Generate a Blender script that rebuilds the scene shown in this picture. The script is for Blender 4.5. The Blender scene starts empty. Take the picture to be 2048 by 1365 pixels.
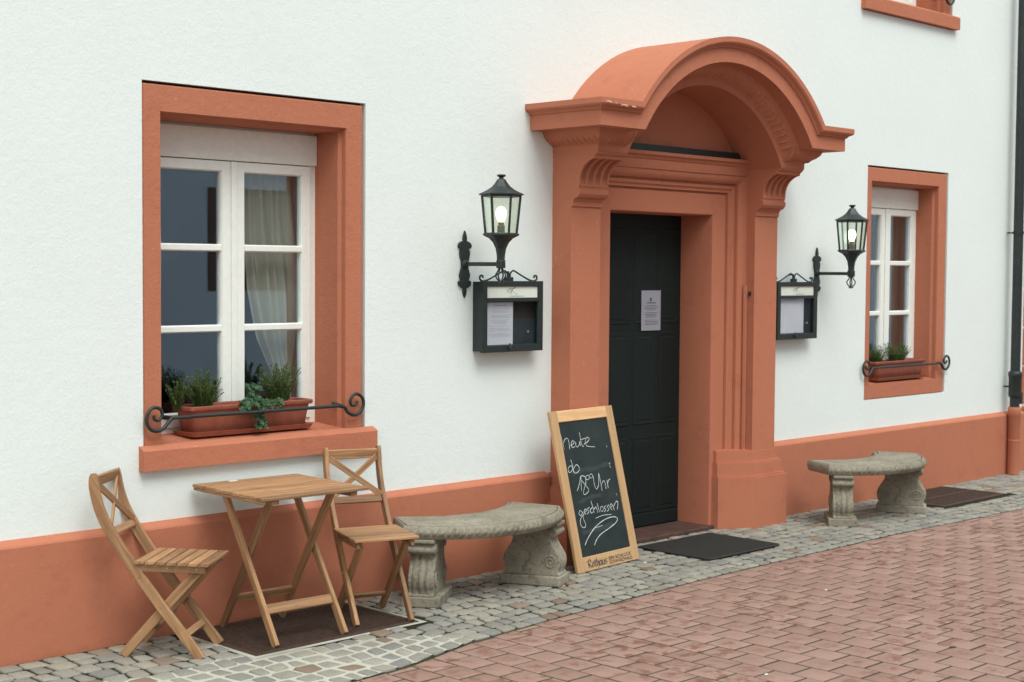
import bpy, math, random
from math import sin, cos, pi, sqrt, radians, hypot, acos, atan2
from mathutils import Vector, Matrix, noise

random.seed(7)
S = bpy.context.scene
COL = S.collection

# ------------------------------------------------------------------ camera
YAW, PITCH, ROLL, FPX = 0.7870824, -0.04671936, 0.00703644, 3007.0
CAM = Vector((0.0, -6.0621, 1.70))
_f = Vector((sin(YAW)*cos(PITCH), cos(YAW)*cos(PITCH), sin(PITCH)))
_r0 = Vector((cos(YAW), -sin(YAW), 0)); _u0 = _r0.cross(_f)
_r = _r0*cos(ROLL) + _u0*sin(ROLL); _u = -_r0*sin(ROLL) + _u0*cos(ROLL)
cam_d = bpy.data.cameras.new('camera'); cam = bpy.data.objects.new('camera', cam_d); COL.objects.link(cam)
cam_d.sensor_width = 36; cam_d.lens = FPX/2048*36; cam_d.clip_end = 2000
cam_d.dof.use_dof = True; cam_d.dof.focus_distance = 8.2; cam_d.dof.aperture_fstop = 3.5
cam.matrix_world = Matrix(((_r.x, _u.x, -_f.x, CAM.x), (_r.y, _u.y, -_f.y, CAM.y), (_r.z, _u.z, -_f.z, CAM.z), (0, 0, 0, 1)))
S.camera = cam
def ray(x, y): return _f + _r*((x-1024)/FPX) - _u*((y-682.5)/FPX)
def on(x, y, X=None, Y=None, Z=None):
    d = ray(x, y)
    t = (Y-CAM.y)/d.y if Y is not None else (Z-CAM.z)/d.z if Z is not None else (X-CAM.x)/d.x
    return CAM + d*t
def proj(p):
    d = Vector(p)-CAM; z = d.dot(_f)
    if z < .1: return (-9e9, -9e9)
    return (1024+FPX*d.dot(_r)/z, 682.5-FPX*d.dot(_u)/z)

# ------------------------------------------------------------------ sky, sun, exposure (overcast)
SUN_AZ, SUN_EL = radians(198), radians(57)          # compass bearing: 180 = straight out from the facade (-y)
W = bpy.data.worlds.new('World'); S.world = W; W.use_nodes = True
nt = W.node_tree; nt.nodes.clear()
sky = nt.nodes.new('ShaderNodeTexSky'); sky.sky_type = 'NISHITA'; sky.sun_disc = False
sky.sun_elevation = SUN_EL; sky.sun_rotation = SUN_AZ
sky.air_density = 1.0; sky.dust_density = 3.0; sky.ozone_density = 1.0
hs = nt.nodes.new('ShaderNodeHueSaturation'); hs.inputs['Saturation'].default_value = 0.12
bg = nt.nodes.new('ShaderNodeBackground'); bg.inputs['Strength'].default_value = 0.13
wo = nt.nodes.new('ShaderNodeOutputWorld')
cl = nt.nodes.new('ShaderNodeMix'); cl.data_type = 'RGBA'; cl.inputs[0].default_value = .7      # an even cloud layer over the clear sky
cl.inputs[7].default_value = (5.45, 5.85, 5.7, 1)
nt.links.new(sky.outputs[0], hs.inputs['Color']); nt.links.new(hs.outputs[0], cl.inputs[6]); nt.links.new(cl.outputs[2], bg.inputs[0]); nt.links.new(bg.outputs[0], wo.inputs[0])
sd = bpy.data.lights.new('sun', 'SUN'); sd.energy = 0.85; sd.angle = radians(32); sd.color = (.965, 1, .965)
so = bpy.data.objects.new('sun', sd); COL.objects.link(so)
_sv = Vector((sin(SUN_AZ)*cos(SUN_EL), cos(SUN_AZ)*cos(SUN_EL), sin(SUN_EL)))
so.rotation_euler = _sv.to_track_quat('Z', 'Y').to_euler(); so.location = (4, -8, 12)
S.view_settings.view_transform = 'Standard'; S.view_settings.look = 'None'; S.view_settings.gamma = 1
S.view_settings.exposure = 1.12
S.render.engine = 'CYCLES'; S.render.resolution_x = 1024; S.render.resolution_y = 682
S.cycles.max_bounces = 10; S.cycles.transparent_max_bounces = 16

# ------------------------------------------------------------------ helpers
class MB:
    def __init__(s): s.v = []; s.f = []
    def add(s, vs, fs):
        o = len(s.v); s.v += [tuple(p) for p in vs]; s.f += [tuple(i+o for i in f) for f in fs]; return s
    def box(s, x0, x1, y0, y1, z0, z1):
        return s.add([(x, y, z) for z in (z0, z1) for y in (y0, y1) for x in (x0, x1)],
                     [(0, 2, 3, 1), (4, 5, 7, 6), (0, 1, 5, 4), (1, 3, 7, 5), (3, 2, 6, 7), (2, 0, 4, 6)])
    def prism(s, poly, a, b, ax='z'):
        """poly in the two other axes (x,y)/(x,z)/(y,z); extruded a..b along ax"""
        def m(p, t): return (p[0], p[1], t) if ax == 'z' else (p[0], t, p[1]) if ax == 'y' else (t, p[0], p[1])
        n = len(poly); vs = [m(p, a) for p in poly]+[m(p, b) for p in poly]
        return s.add(vs, [tuple(range(n-1, -1, -1)), tuple(range(n, 2*n))]+[(i, (i+1) % n, n+(i+1) % n, n+i) for i in range(n)])
    def loft(s, rings, closed=True, caps=True):
        n = len(rings[0]); vs = [p for r in rings for p in r]; fs = []
        for k in range(len(rings)-1):
            for i in range(n if closed else n-1):
                j = (i+1) % n; fs.append((k*n+i, k*n+j, (k+1)*n+j, (k+1)*n+i))
        if caps and closed: fs += [tuple(range(n-1, -1, -1)), tuple((len(rings)-1)*n+i for i in range(n))]
        return s.add(vs, fs)
    def lathe(s, prof, c=(0, 0, 0), seg=16, rot=0, caps=True):
        rings = [[(c[0]+r*cos(rot+2*pi*i/seg), c[1]+r*sin(rot+2*pi*i/seg), c[2]+z) for i in range(seg)] for r, z in prof]
        return s.loft(rings, True, caps)
    def tube(s, pts, r, seg=8, r2=None, up=None):
        pts = [Vector(p) for p in pts]; rings = []
        n = len(pts); prev = None
        for i, p in enumerate(pts):
            t = (pts[min(i+1, n-1)]-pts[max(i-1, 0)]).normalized()
            if prev is None:
                a = Vector(up) if up else (Vector((0, 0, 1)) if abs(t.z) < .9 else Vector((1, 0, 0)))
                a = (a-t*a.dot(t)).normalized()
            else:
                a = (prev-t*prev.dot(t)).normalized()
            prev = a; b = t.cross(a)
            rr = r if not callable(r) else r(i/(n-1)); rb = rr if r2 is None else r2
            rings.append([p+a*cos(2*pi*k/seg)*rr+b*sin(2*pi*k/seg)*rb for k in range(seg)])
        return s.loft(rings)
def mesh_of(name, mb, mats, smooth=None):
    me = bpy.data.meshes.new(name); me.from_pydata(mb.v, [], mb.f); me.validate()
    for m in (mats if isinstance(mats, (list, tuple)) else [mats]): me.materials.append(m)
    import bmesh
    bm = bmesh.new(); bm.from_mesh(me); bmesh.ops.recalc_face_normals(bm, faces=bm.faces); bm.to_mesh(me); bm.free()
    if smooth is not None:
        me.polygons.foreach_set('use_smooth', [True]*len(me.polygons)); me.set_sharp_from_angle(angle=radians(smooth))
    return me
def obj(name, mb, mat, parent=None, origin=None, smooth=None, bevel=0, segs=2, label=None, mw=None):
    if origin is not None:
        mb.v = [(p[0]-origin[0], p[1]-origin[1], p[2]-origin[2]) for p in mb.v]
    o = bpy.data.objects.new(name, mesh_of(name, mb, mat, smooth)); COL.objects.link(o)
    if parent: o.parent = parent
    elif origin is not None: o.location = origin
    if mw is not None: o.matrix_basis = mw
    if bevel:
        b = o.modifiers.new('bevel', 'BEVEL'); b.width = bevel; b.segments = segs; b.limit_method = 'ANGLE'; b.angle_limit = radians(35)
    if label: o['label'] = label
    return o
def thing(name, label, cat, loc=(0, 0, 0), rz=0, group=None, parent=None):
    o = bpy.data.objects.new(name, None); COL.objects.link(o); o.location = loc; o.rotation_euler = (0, 0, rz)
    o.empty_display_size = .2
    if parent: o.parent = parent
    if label: o['label'] = label
    if cat: o['category'] = cat
    if group: o['group'] = group
    return o
def tag(o, label, cat, group=None):
    o['label'] = label; o['category'] = cat
    if group: o['group'] = group
    return o
def struct(o): o['kind'] = 'structure'; return o
def dup(root, loc=None, rz=None, label=None, mat=None):
    def cp(o, par):
        c = o.copy(); COL.objects.link(c); c.parent = par
        for ch in kids.get(o.name, []): cp(ch, c)
        return c
    kids = {}
    for o in bpy.data.objects:
        if o.parent: kids.setdefault(o.parent.name, []).append(o)
    r = cp(root, root.parent)
    if loc is not None: r.location = loc
    if rz is not None: r.rotation_euler = (0, 0, rz)
    if label: r['label'] = label
    return r
def frame_of(p0, p1, ydir):
    x = (Vector(p1)-Vector(p0)).normalized(); y = Vector(ydir); y = (y-x*y.dot(x)).normalized(); z = x.cross(y)
    o = Vector(p0)
    return Matrix(((x.x, y.x, z.x, o.x), (x.y, y.y, z.y, o.y), (x.z, y.z, z.z, o.z), (0, 0, 0, 1)))
def bar(name, p0, p1, w, t, mat, parent, ydir=(0, 0, 1), c=.003):
    """chamfered bar from p0 to p1; w along ydir, t across; local X runs along the grain"""
    L = (Vector(p1)-Vector(p0)).length; a, b = w/2, t/2
    sec = [(-a+c, -b), (a-c, -b), (a, -b+c), (a, b-c), (a-c, b), (-a+c, b), (-a, b-c), (-a, -b+c)]
    mb = MB().loft([[(x, y*k, z*k) for y, z in sec] for x, k in ((0, .94), (c, 1), (L-c, 1), (L, .94))])
    return obj(name, mb, mat, parent, mw=frame_of(p0, p1, ydir))
def plank_path(name, pts, w, t, nrm, mat, parent):
    """a curved plank cut from a board: centre line pts, in-plane width w (list or number), thickness t"""
    M = frame_of(pts[0], pts[-1], Vector(nrm).cross(Vector(pts[-1])-Vector(pts[0]))); Mi = M.inverted()
    q = [Mi @ Vector(p) for p in pts]; n = len(q); L_, R_ = [], []
    for i in range(n):
        d = (q[min(i+1, n-1)]-q[max(i-1, 0)]); d.z = 0; d.normalize(); nn = Vector((-d.y, d.x, 0))
        ww = (w[i] if isinstance(w, (list, tuple)) else w)/2
        L_.append(q[i]+nn*ww); R_.append(q[i]-nn*ww)
    c = .003; rings = []
    for i in range(n):
        l, r = L_[i], R_[i]; e = (l-r).normalized()*c
        rings.append([(r.x, r.y, -t/2+c), (r.x+e.x, r.y+e.y, -t/2), (l.x-e.x, l.y-e.y, -t/2), (l.x, l.y, -t/2+c),
                      (l.x, l.y, t/2-c), (l.x-e.x, l.y-e.y, t/2), (r.x+e.x, r.y+e.y, t/2), (r.x, r.y, t/2-c)])
    return obj(name, MB().loft(rings), mat, parent, mw=M, smooth=40)
def spline(pts, k=6):
    pts = [Vector(p) for p in pts]; out = []
    for i in range(len(pts)-1):
        p0 = pts[max(i-1, 0)]; p1 = pts[i]; p2 = pts[i+1]; p3 = pts[min(i+2, len(pts)-1)]
        for j in range(k):
            t = j/k
            out.append(.5*((2*p1)+(p2-p0)*t+(2*p0-5*p1+4*p2-p3)*t*t+(3*p1-p0-3*p2+p3)*t*t*t))
    out.append(pts[-1]); return out
def ribbon(mb, pts, w, z=0, nib=None):
    """flat ribbon in the local xy plane at height z; nib = fixed pen direction"""
    pts = [Vector((p[0], p[1], 0)) for p in pts]; n = len(pts); vs = []
    for i, p in enumerate(pts):
        d = (pts[min(i+1, n-1)]-pts[max(i-1, 0)])
        if d.length < 1e-9: d = Vector((1, 0, 0))
        d.normalize(); nn = Vector(nib) if nib else Vector((-d.y, d.x, 0))
        ww = w*(.75+.5*noise.noise(p*60)) if nib is None else w
        vs += [(p.x+nn.x*ww/2, p.y+nn.y*ww/2, z), (p.x-nn.x*ww/2, p.y-nn.y*ww/2, z)]
    mb.add(vs, [(2*i, 2*i+1, 2*i+3, 2*i+2) for i in range(n-1)])

# ------------------------------------------------------------------ materials
class NM:
    def __init__(s, name):
        s.m = bpy.data.materials.new(name); s.m.use_nodes = True; s.t = s.m.node_tree; s.t.nodes.clear()
        s.out = s.n('ShaderNodeOutputMaterial'); s.b = s.n('ShaderNodeBsdfPrincipled'); s.l(s.b.outputs[0], s.out.inputs[0])
        s.tc = s.n('ShaderNodeTexCoord')
    def n(s, k, **kw):
        o = s.t.nodes.new(k)
        for a, b in kw.items(): setattr(o, a, b)
        return o
    def l(s, a, b): s.t.links.new(a, b)
    def noise(s, scale, detail=4, rough=.55, vec=None, dist=0):
        o = s.n('ShaderNodeTexNoise'); o.inputs['Scale'].default_value = scale; o.inputs['Detail'].default_value = detail
        o.inputs['Roughness'].default_value = rough; o.inputs['Distortion'].default_value = dist
        if vec is not None: s.l(vec, o.inputs['Vector'])
        return o.outputs['Fac']
    def ramp(s, fac, stops):
        o = s.n('ShaderNodeValToRGB'); e = o.color_ramp.elements
        while len(e) < len(stops): e.new(.5)
        for i, (p, c) in enumerate(stops):
            e[i].position = p; e[i].color = (c, c, c, 1) if not isinstance(c, tuple) else (*c, 1)
        s.l(fac, o.inputs[0]); return o.outputs[0]
    def mix(s, fac, a, b, mode='MIX'):
        o = s.n('ShaderNodeMix', data_type='RGBA', blend_type=mode)
        for sock, v in ((o.inputs[0], fac), (o.inputs[6], a), (o.inputs[7], b)):
            if isinstance(v, (int, float)): sock.default_value = v
            elif isinstance(v, tuple): sock.default_value = (*v, 1)
            else: s.l(v, sock)
        return o.outputs[2]
    def mapping(s, vec, scale=(1, 1, 1), loc=None):
        o = s.n('ShaderNodeMapping'); o.inputs['Scale'].default_value = scale; s.l(vec, o.inputs['Vector'])
        if loc is not None: s.l(loc, o.inputs['Location'])
        return o.outputs[0]
    def math(s, op, a, b=0):
        o = s.n('ShaderNodeMath', operation=op)
        for i, v in enumerate((a, b)):
            if isinstance(v, (int, float)): o.inputs[i].default_value = v
            else: s.l(v, o.inputs[i])
        return o.outputs[0]
    def bump(s, h, strength=.3, dist=.01, prev=None):
        o = s.n('ShaderNodeBump'); o.inputs['Strength'].default_value = strength; o.inputs['Distance'].default_value = dist
        s.l(h, o.inputs['Height'])
        if prev is not None: s.l(prev, o.inputs['Normal'])
        return o.outputs[0]
    def done(s, col=None, rough=.7, nrm=None, metal=0, spec=None):
        if col is not None:
            if isinstance(col, tuple): s.b.inputs['Base Color'].default_value = (*col, 1)
            else: s.l(col, s.b.inputs['Base Color'])
        if isinstance(rough, (int, float)): s.b.inputs['Roughness'].default_value = rough
        else: s.l(rough, s.b.inputs['Roughness'])
        s.b.inputs['Metallic'].default_value = metal
        if spec is not None: s.b.inputs['Specular IOR Level'].default_value = spec
        if nrm is not None: s.l(nrm, s.b.inputs['Normal'])
        return s.m
def wpos(m):
    g = m.n('ShaderNodeNewGeometry'); return g.outputs['Position']
def plaster(name, base, dark, bump_s=.55, fine=95, stain=.25, wear=False):
    m = NM(name); p = wpos(m)
    n1 = m.noise(1.3, 5, .6, p); n2 = m.noise(fine, 4, .65, p); n3 = m.noise(22, 3, .5, p)
    c = m.mix(m.ramp(n1, [(.35, 0.), (.75, stain)]), base, dark)
    c = m.mix(m.ramp(n2, [(.3, .10), (.6, 0.)]), c, dark)
    if wear:
        n4 = m.noise(6.5, 6, .7, p); n5 = m.noise(48, 3, .6, p); n6 = m.noise(2.1, 3, .6, p)
        c = m.mix(m.ramp(n4, [(.54, 0.), (.76, .4)]), c, tuple(x*.75 for x in dark))
        c = m.mix(m.math('MULTIPLY', m.ramp(n5, [(.665, 0.), (.69, .55)]), m.ramp(n6, [(.45, 0.), (.6, 1.)])), c, tuple(min(1, x*1.25+.06) for x in base))
    h = m.math('ADD', m.math('MULTIPLY', n2, .6), m.math('MULTIPLY', n3, .6))
    return m.done(c, .88, m.bump(h, bump_s, .006), spec=.25)
M_white = plaster('white_plaster', (.765, .815, .79), (.67, .70, .665), .5, 75)
M_terra = plaster('terracotta_paint', (.472, .170, .098), (.40, .136, .075), .75, 85, .3, True)
M_terra_s = plaster('terracotta_smooth', (.472, .170, .098), (.41, .140, .077), .45, 110, .3, True)
M_masonry = NM('dark_joint').done((.02, .022, .02), .9)
def simple(name, col, rough=.6, metal=0, nscale=40, var=.25, bump=.2, spec=None):
    m = NM(name); v = m.tc.outputs['Object']
    n1 = m.noise(nscale, 4, .6, v)
    c = m.mix(m.ramp(n1, [(.3, 0.), (.75, 1.)]), tuple(x*(1-var) for x in col), tuple(min(1, x*(1+var)) for x in col))
    return m.done(c, rough, m.bump(n1, bump, .003), metal, spec)
M_iron = simple('black_iron', (.012, .022, .021), .48, 0, 60, .35, .35)
M_frame = simple('white_window_paint', (.83, .845, .79), .42, 0, 30, .04, .06)
M_shutter = simple('cream_shutter_paint', (.80, .795, .73), .55, 0, 30, .05, .06)
M_pot = simple('terracotta_plastic', (.30, .088, .052), .5, 0, 25, .15, .1)
M_paper = simple('white_paper', (.62, .61, .66), .8, 0, 14, .05, .05)
M_paperw = simple('header_card', (.72, .75, .66), .6, 0, 14, .04, .03)
M_ink = NM('dark_ink').done((.05, .05, .055), .8)
M_inkf = NM('faded_ink').done((.30, .30, .33), .8)
M_screw = NM('brass_screw').done((.55, .48, .33), .35, metal=1)
M_void = NM('soil').done((.02, .015, .01), .95)

def wood(name, a, b, c, rough=.6):
    m = NM(name); oi = m.n('ShaderNodeObjectInfo')
    cx = m.n('ShaderNodeCombineXYZ')
    m.l(m.math('MULTIPLY', oi.outputs['Random'], 37.), cx.inputs[0]); m.l(m.math('MULTIPLY', oi.outputs['Random'], 11.), cx.inputs[1])
    v = m.mapping(m.tc.outputs['Object'], (2.2, 42, 42), cx.outputs[0]); v2 = m.mapping(m.tc.outputs['Object'], (5, 190, 190), cx.outputs[0])
    n1 = m.noise(1, 5, .6, v, .8); n2 = m.noise(1, 3, .6, v2)
    col = m.ramp(n1, [(.25, c), (.5, a), (.78, b)])
    col = m.mix(m.math('MULTIPLY', m.ramp(n2, [(.35, 1.), (.6, 0.)]), .35), col, c)
    hv = m.n('ShaderNodeHueSaturation'); m.l(col, hv.inputs['Color'])
    m.l(m.math('ADD', m.math('MULTIPLY', oi.outputs['Random'], .5), .74), hv.inputs['Value'])
    wear = m.noise(9, 4, .6, m.tc.outputs['Object'])
    col = m.mix(m.ramp(wear, [(.58, 0.), (.8, .4)]), hv.outputs[0], c)
    return m.done(col, rough, m.bump(n2, .25, .002), spec=.35)
M_wood = wood('acacia_wood', (0.369, 0.200, 0.095), (0.504, 0.306, 0.158), (0.162, 0.079, 0.041))
M_pine = wood('pale_beech_wood', (.60, .37, .185), (.68, .45, .24), (.48, .27, .12))
M_door = wood('dark_door_wood', (.0025, .0085, .0075), (.0035, .0105, .009), (.0018, .006, .0052), .7)

def stone():
    m = NM('weathered_cast_stone'); p = m.tc.outputs['Object']
    n1 = m.noise(3.5, 6, .65, p); n2 = m.noise(55, 4, .7, p); n3 = m.noise(11, 5, .7, p)
    c = m.mix(m.ramp(n1, [(.3, 0.), (.7, 1.)]), (.215, .192, .145), (.345, .312, .245))
    c = m.mix(m.ramp(n3, [(.55, 0.), (.72, .7)]), c, (.085, .082, .052))
    c = m.mix(m.ramp(n2, [(.3, .55), (.5, 0.)]), c, (.06, .058, .04))
    return m.done(c, .93, m.bump(m.math('ADD', n2, m.math('MULTIPLY', n3, .6)), .6, .004), spec=.2)
M_stone = stone()
def tinted(name, stops, speck, bump=.5, wet=.0, worn=None):
    """per-piece colour from the object's random number plus a face attribute"""
    m = NM(name); oi = m.n('ShaderNodeObjectInfo'); at = m.n('ShaderNodeAttribute', attribute_name='rnd')
    r = m.math('FRACT', m.math('ADD', oi.outputs['Random'], at.outputs['Fac'])); p = wpos(m)
    base = m.ramp(r, stops); n1 = m.noise(120, 4, .7, p); n2 = m.noise(5, 4, .6, p); n3 = m.noise(1.1, 4, .6, p)
    c = m.mix(m.ramp(n1, [(.35, .5), (.55, 0.)]), base, speck)
    c = m.mix(m.ramp(n2, [(.45, 0.), (.75, .35)]), c, speck)
    if worn:
        n4 = m.noise(13, 3, .5, p)
        sx = m.n('ShaderNodeSeparateXYZ'); m.l(m.tc.outputs['Object'], sx.inputs[0])
        rr = m.math('SQRT', m.math('ADD', m.math('POWER', sx.outputs[0], 2.), m.math('POWER', sx.outputs[1], 2.)))
        n7 = m.noise(30, 4, .6, p)                                   # surface coat rubbed through in the middle of some bricks
        rub = m.math('MULTIPLY', m.math('MULTIPLY', m.ramp(rr, [(.012, 1.), (.07, 0.)]), m.ramp(n7, [(.38, 0.), (.58, 1.)])), m.ramp(oi.outputs['Random'], [(.35, 0.), (.75, .8)]))
        c = m.mix(rub, c, worn)
        c = m.mix(m.math('MULTIPLY', m.ramp(n4, [(.53, 0.), (.62, .85)]), m.ramp(n3, [(.44, 0.1), (.56, 1.)])), c, worn)
    return m.done(c, .86, m.bump(n1, bump, .003), spec=.3)
M_cob = tinted('granite_setts', [(0, (.225, .210, .178)), (.2, (.315, .292, .243)), (.42, (.215, .210, .195)), (.62, (.345, .312, .25)), (.80, (.265, .255, .225)), (.945, (.35, .325, .275)), (.965, (.25, .18, .128)), (1, (.21, .135, .10))], (.125, .118, .095))
M_brick = tinted('red_paving_brick', [(0, (.275, .168, .132)), (.35, (.335, .212, .172)), (.7, (.305, .190, .152)), (1, (.36, .235, .192))], (.22, .125, .095), .35, worn=(.175, .075, .052))
def joint(name, a, b, moss=(.04, .06, .02), amt=.5):
    m = NM(name); p = wpos(m); n1 = m.noise(60, 4, .7, p); n2 = m.noise(2.2, 4, .6, p)
    c = m.mix(n1, a, b); c = m.mix(m.ramp(n2, [(.5, 0.), (.65, amt)]), c, moss)
    return m.done(c, .95, m.bump(n1, .6, .004), spec=.1)
M_joint = joint('dirt_joint', (.012, .014, .009), (.034, .034, .024))
M_jointb = joint('mossy_sand_joint', (.045, .040, .030), (.085, .072, .056), (.035, .052, .016), .7)
M_mortar = joint('pale_mortar', (0.386, 0.373, 0.313), (0.534, 0.520, 0.451), (0.258, 0.248, 0.193), .5)
M_ground = joint('street_ground', (.20, .12, .095), (.27, .16, .13), (.16, .10, .08))
M_grate = simple('rusty_grate', (.060, .034, .024), .75, .2, 35, .45, .5)
M_mat = simple('rubber_mat', (.052, .049, .044), .92, 0, 420, .6, .9, .15)
M_step = simple('worn_red_step', (.075, .036, .027), .7, 0, 18, .4, .4)
M_slate = NM('blackboard_paint')
_n = M_slate.noise(4, 6, .7, M_slate.tc.outputs['Object']); _n2 = M_slate.noise(70, 4, .7, M_slate.tc.outputs['Object'])
_c = M_slate.mix(M_slate.ramp(_n, [(.35, 0.), (.8, .55)]), (.010, .018, .019), (.038, .052, .054))
M_slate = M_slate.done(M_slate.mix(M_slate.ramp(_n2, [(.55, 0.), (.8, .25)]), _c, (.06, .075, .075)), .7, spec=.3)
M_chalk = NM('chalk'); _n = M_chalk.noise(260, 3, .7, M_chalk.tc.outputs['Object'])
M_chalk = M_chalk.done(M_chalk.ramp(_n, [(.3, (.22, .24, .235)), (.55, (.62, .65, .63))]), .95)
M_chalkf = NM('rubbed_chalk').done((.032, .043, .044), .95)

def glass(name, tint=(1, 1, 1), k=1.9, rough=0.):
    m = NM(name); m.t.nodes.remove(m.b)
    tr = m.n('ShaderNodeBsdfTransparent'); tr.inputs[0].default_value = (*tint, 1)
    gl = m.n('ShaderNodeBsdfGlossy'); gl.inputs['Roughness'].default_value = rough; gl.inputs['Color'].default_value = (.74, .87, 1, 1)
    lw = m.n('ShaderNodeLayerWeight'); fr = m.math('ADD', m.math('MULTIPLY', m.math('POWER', lw.outputs['Facing'], 5.), .96), .042)
    mx = m.n('ShaderNodeMixShader'); m.l(m.math('MULTIPLY', fr, k), mx.inputs[0]); m.l(tr.outputs[0], mx.inputs[1]); m.l(gl.outputs[0], mx.inputs[2])
    m.l(mx.outputs[0], m.out.inputs[0]); return m.m
M_glass = glass('window_glass', (.93, .95, .95), 2.7)
M_cglass = glass('case_glass', (.95, .96, .96), .45)
M_lglass = glass('lantern_glass', (.96, .97, .93), 1.0, .1)
def curtain_mat(name, col):
    m = NM(name); v = m.mapping(m.tc.outputs['Object'], (1, 1, 1)); n1 = m.noise(200, 2, .5, v)
    m.done(m.mix(n1, tuple(x*.85 for x in col), col), .9, spec=.1)
    t = m.n('ShaderNodeBsdfTranslucent'); t.inputs[0].default_value = (*col, 1); mx = m.n('ShaderNodeMixShader'); mx.inputs[0].default_value = .35
    m.l(m.b.outputs[0], mx.inputs[1]); m.l(t.outputs[0], mx.inputs[2]); m.l(mx.outputs[0], m.out.inputs[0]); return m.m
M_curtain = curtain_mat('cream_curtain_cloth', (.76, .74, .62))
M_curtain2 = curtain_mat('grey_brown_sheer_cloth', (.34, .31, .25))
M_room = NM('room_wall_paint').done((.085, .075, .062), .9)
def leafmat(name, a, b):
    m = NM(name); oi = m.n('ShaderNodeNewGeometry')
    c = m.ramp(oi.outputs['Random Per Island'], [(0, a), (1, b)])
    m.done(c, .55, spec=.35)
    t = m.n('ShaderNodeBsdfTranslucent'); m.l(c, t.inputs[0]); mx = m.n('ShaderNodeMixShader'); mx.inputs[0].default_value = .25
    m.l(m.b.outputs[0], mx.inputs[1]); m.l(t.outputs[0], mx.inputs[2]); m.l(mx.outputs[0], m.out.inputs[0]); return m.m
M_heath = leafmat('heather_green', (.048, .105, .022), (.16, .25, .066))
M_ivy = leafmat('geranium_green', (.028, .075, .036), (.07, .155, .066))
M_stem = NM('stem_brown').done((.09, .085, .035), .8)
def emit(name, col, s):
    m = NM(name); m.t.nodes.remove(m.b); e = m.n('ShaderNodeEmission'); e.inputs[0].default_value = (*col, 1); e.inputs[1].default_value = s
    m.l(e.outputs[0], m.out.inputs[0]); return m.m
M_bulb = emit('lit_bulb', (1, .97, .66), 2.4)
M_pipe = simple('dark_pipe_paint', (.014, .022, .021), .5, 0, 20, .3, .15)

# ================================================================== GROUND
g = MB(); g.add([(-300, -300, -.035), (300, -300, -.035), (300, 300, -.035), (-300, 300, -.035)], [(0, 1, 2, 3)])
struct(obj('ground', g, M_ground))
BND = [(-8, -1.30), (3.0, -1.30), (3.88, -1.27), (4.2, -1.25), (4.75, -1.12), (5.24, -1.075), (5.85, -1.03), (6.58, -.985), (7.4, -.97), (8.7, -.96), (10.3, -1.03), (13, -1.07), (22, -1.1)]
def bnd(x):
    for (a, ya), (b, yb) in zip(BND, BND[1:]):
        if x <= b: return ya+(yb-ya)*(x-a)/(b-a)
    return BND[-1][1]
def sheet(name, xs, ylo, yhi, z, mat):
    mb = MB(); n = len(xs)
    mb.add([(x, ylo(x), z) for x in xs]+[(x, yhi(x), z) for x in xs], [(i, i+1, n+i+1, n+i) for i in range(n-1)])
    return obj(name, mb, mat)
GR1 = (3.845, 4.80, -.655, -.062)      # light-well grate under the near window
GR2 = (9.97, 10.92, -.60, -.055)
def inrect(x, y, r, m=0): return r[0]-m < x < r[1]+m and r[2]-m < y < r[3]+m
# joint beds
xs = [-3+.25*i for i in range(95)]
cob = struct(sheet('cobble_strip', xs, bnd, lambda x: .3 if x < 13.2 else 4, -.0075, M_joint))
# pale mortar poured between the setts beside the near grate and chair
mort = sheet('mortar_bed', [2.0+.1*i for i in range(29)], lambda x: bnd(x)+.028+.012*sin(x*23),
             lambda x: -.665 + .05*sin(x*7) - max(0, x-4.35)*.85 + (.06 if x < 3.9 else 0) + (max(0, 3.6-x)*.16), -.0042, M_mortar)
mort.parent = cob

for r_ in (GR1,):
    a, b, c, d = r_; e = .03; mb = MB()
    mb.add([(a-e, c-e, -.0022), (b+e, c-e, -.0022), (b+e, d, -.0022), (a-e, d, -.0022), (a+.01, c+.01, -.0022), (b-.01, c+.01, -.0022), (b-.01, d, -.0022), (a+.01, d, -.0022)], [(0, 1, 5, 4), (1, 2, 6, 5), (3, 0, 4, 7)])
    obj('mortar_collar', mb, M_mortar).parent = cob

def sett_mesh(poly, ztop, jit):
    """one cobble: rounded quad with a domed top"""
    n = len(poly); cx = sum(p[0] for p in poly)/n; cy = sum(p[1] for p in poly)/n
    out = []
    for i in range(n):
        a, b, c = poly[i-1], poly[i], poly[(i+1) % n]
        for (q, t) in ((a, .11), (c, .11)):
            k = t*random.uniform(.6, 1.25)
            out.append((b[0]+(q[0]-b[0])*k-cx, b[1]+(q[1]-b[1])*k-cy))
    m = len(out)
    tx, ty = random.uniform(-jit, jit), random.uniform(-jit, jit)
    out = [(x+random.uniform(-.004, .004), y+random.uniform(-.003, .003)) for x, y in out]
    def ring(s, z): return [(x*s, y*s, z+x*tx+y*ty) for x, y in out]
    r0, r1, r2, r3 = ring(1, -.03-ztop), ring(1, -.006), ring(.955, -.0015), ring(.80, .0008)
    mb = MB(); vs = r0+r1+r2+r3+[(0, 0, .0018)]
    fs = [(k*m+i, k*m+(i+1) % m, (k+1)*m+(i+1) % m, (k+1)*m+i) for k in range(3) for i in range(m)] + [(3*m+i, 3*m+(i+1) % m, 4*m) for i in range(m)]
    mb.add(vs, fs); return mb, cx, cy
def vis(x, y, pad=40):
    u, v = proj((x, y, 0)); return -pad < u < 2048+pad and -pad < v < 1365+pad
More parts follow.
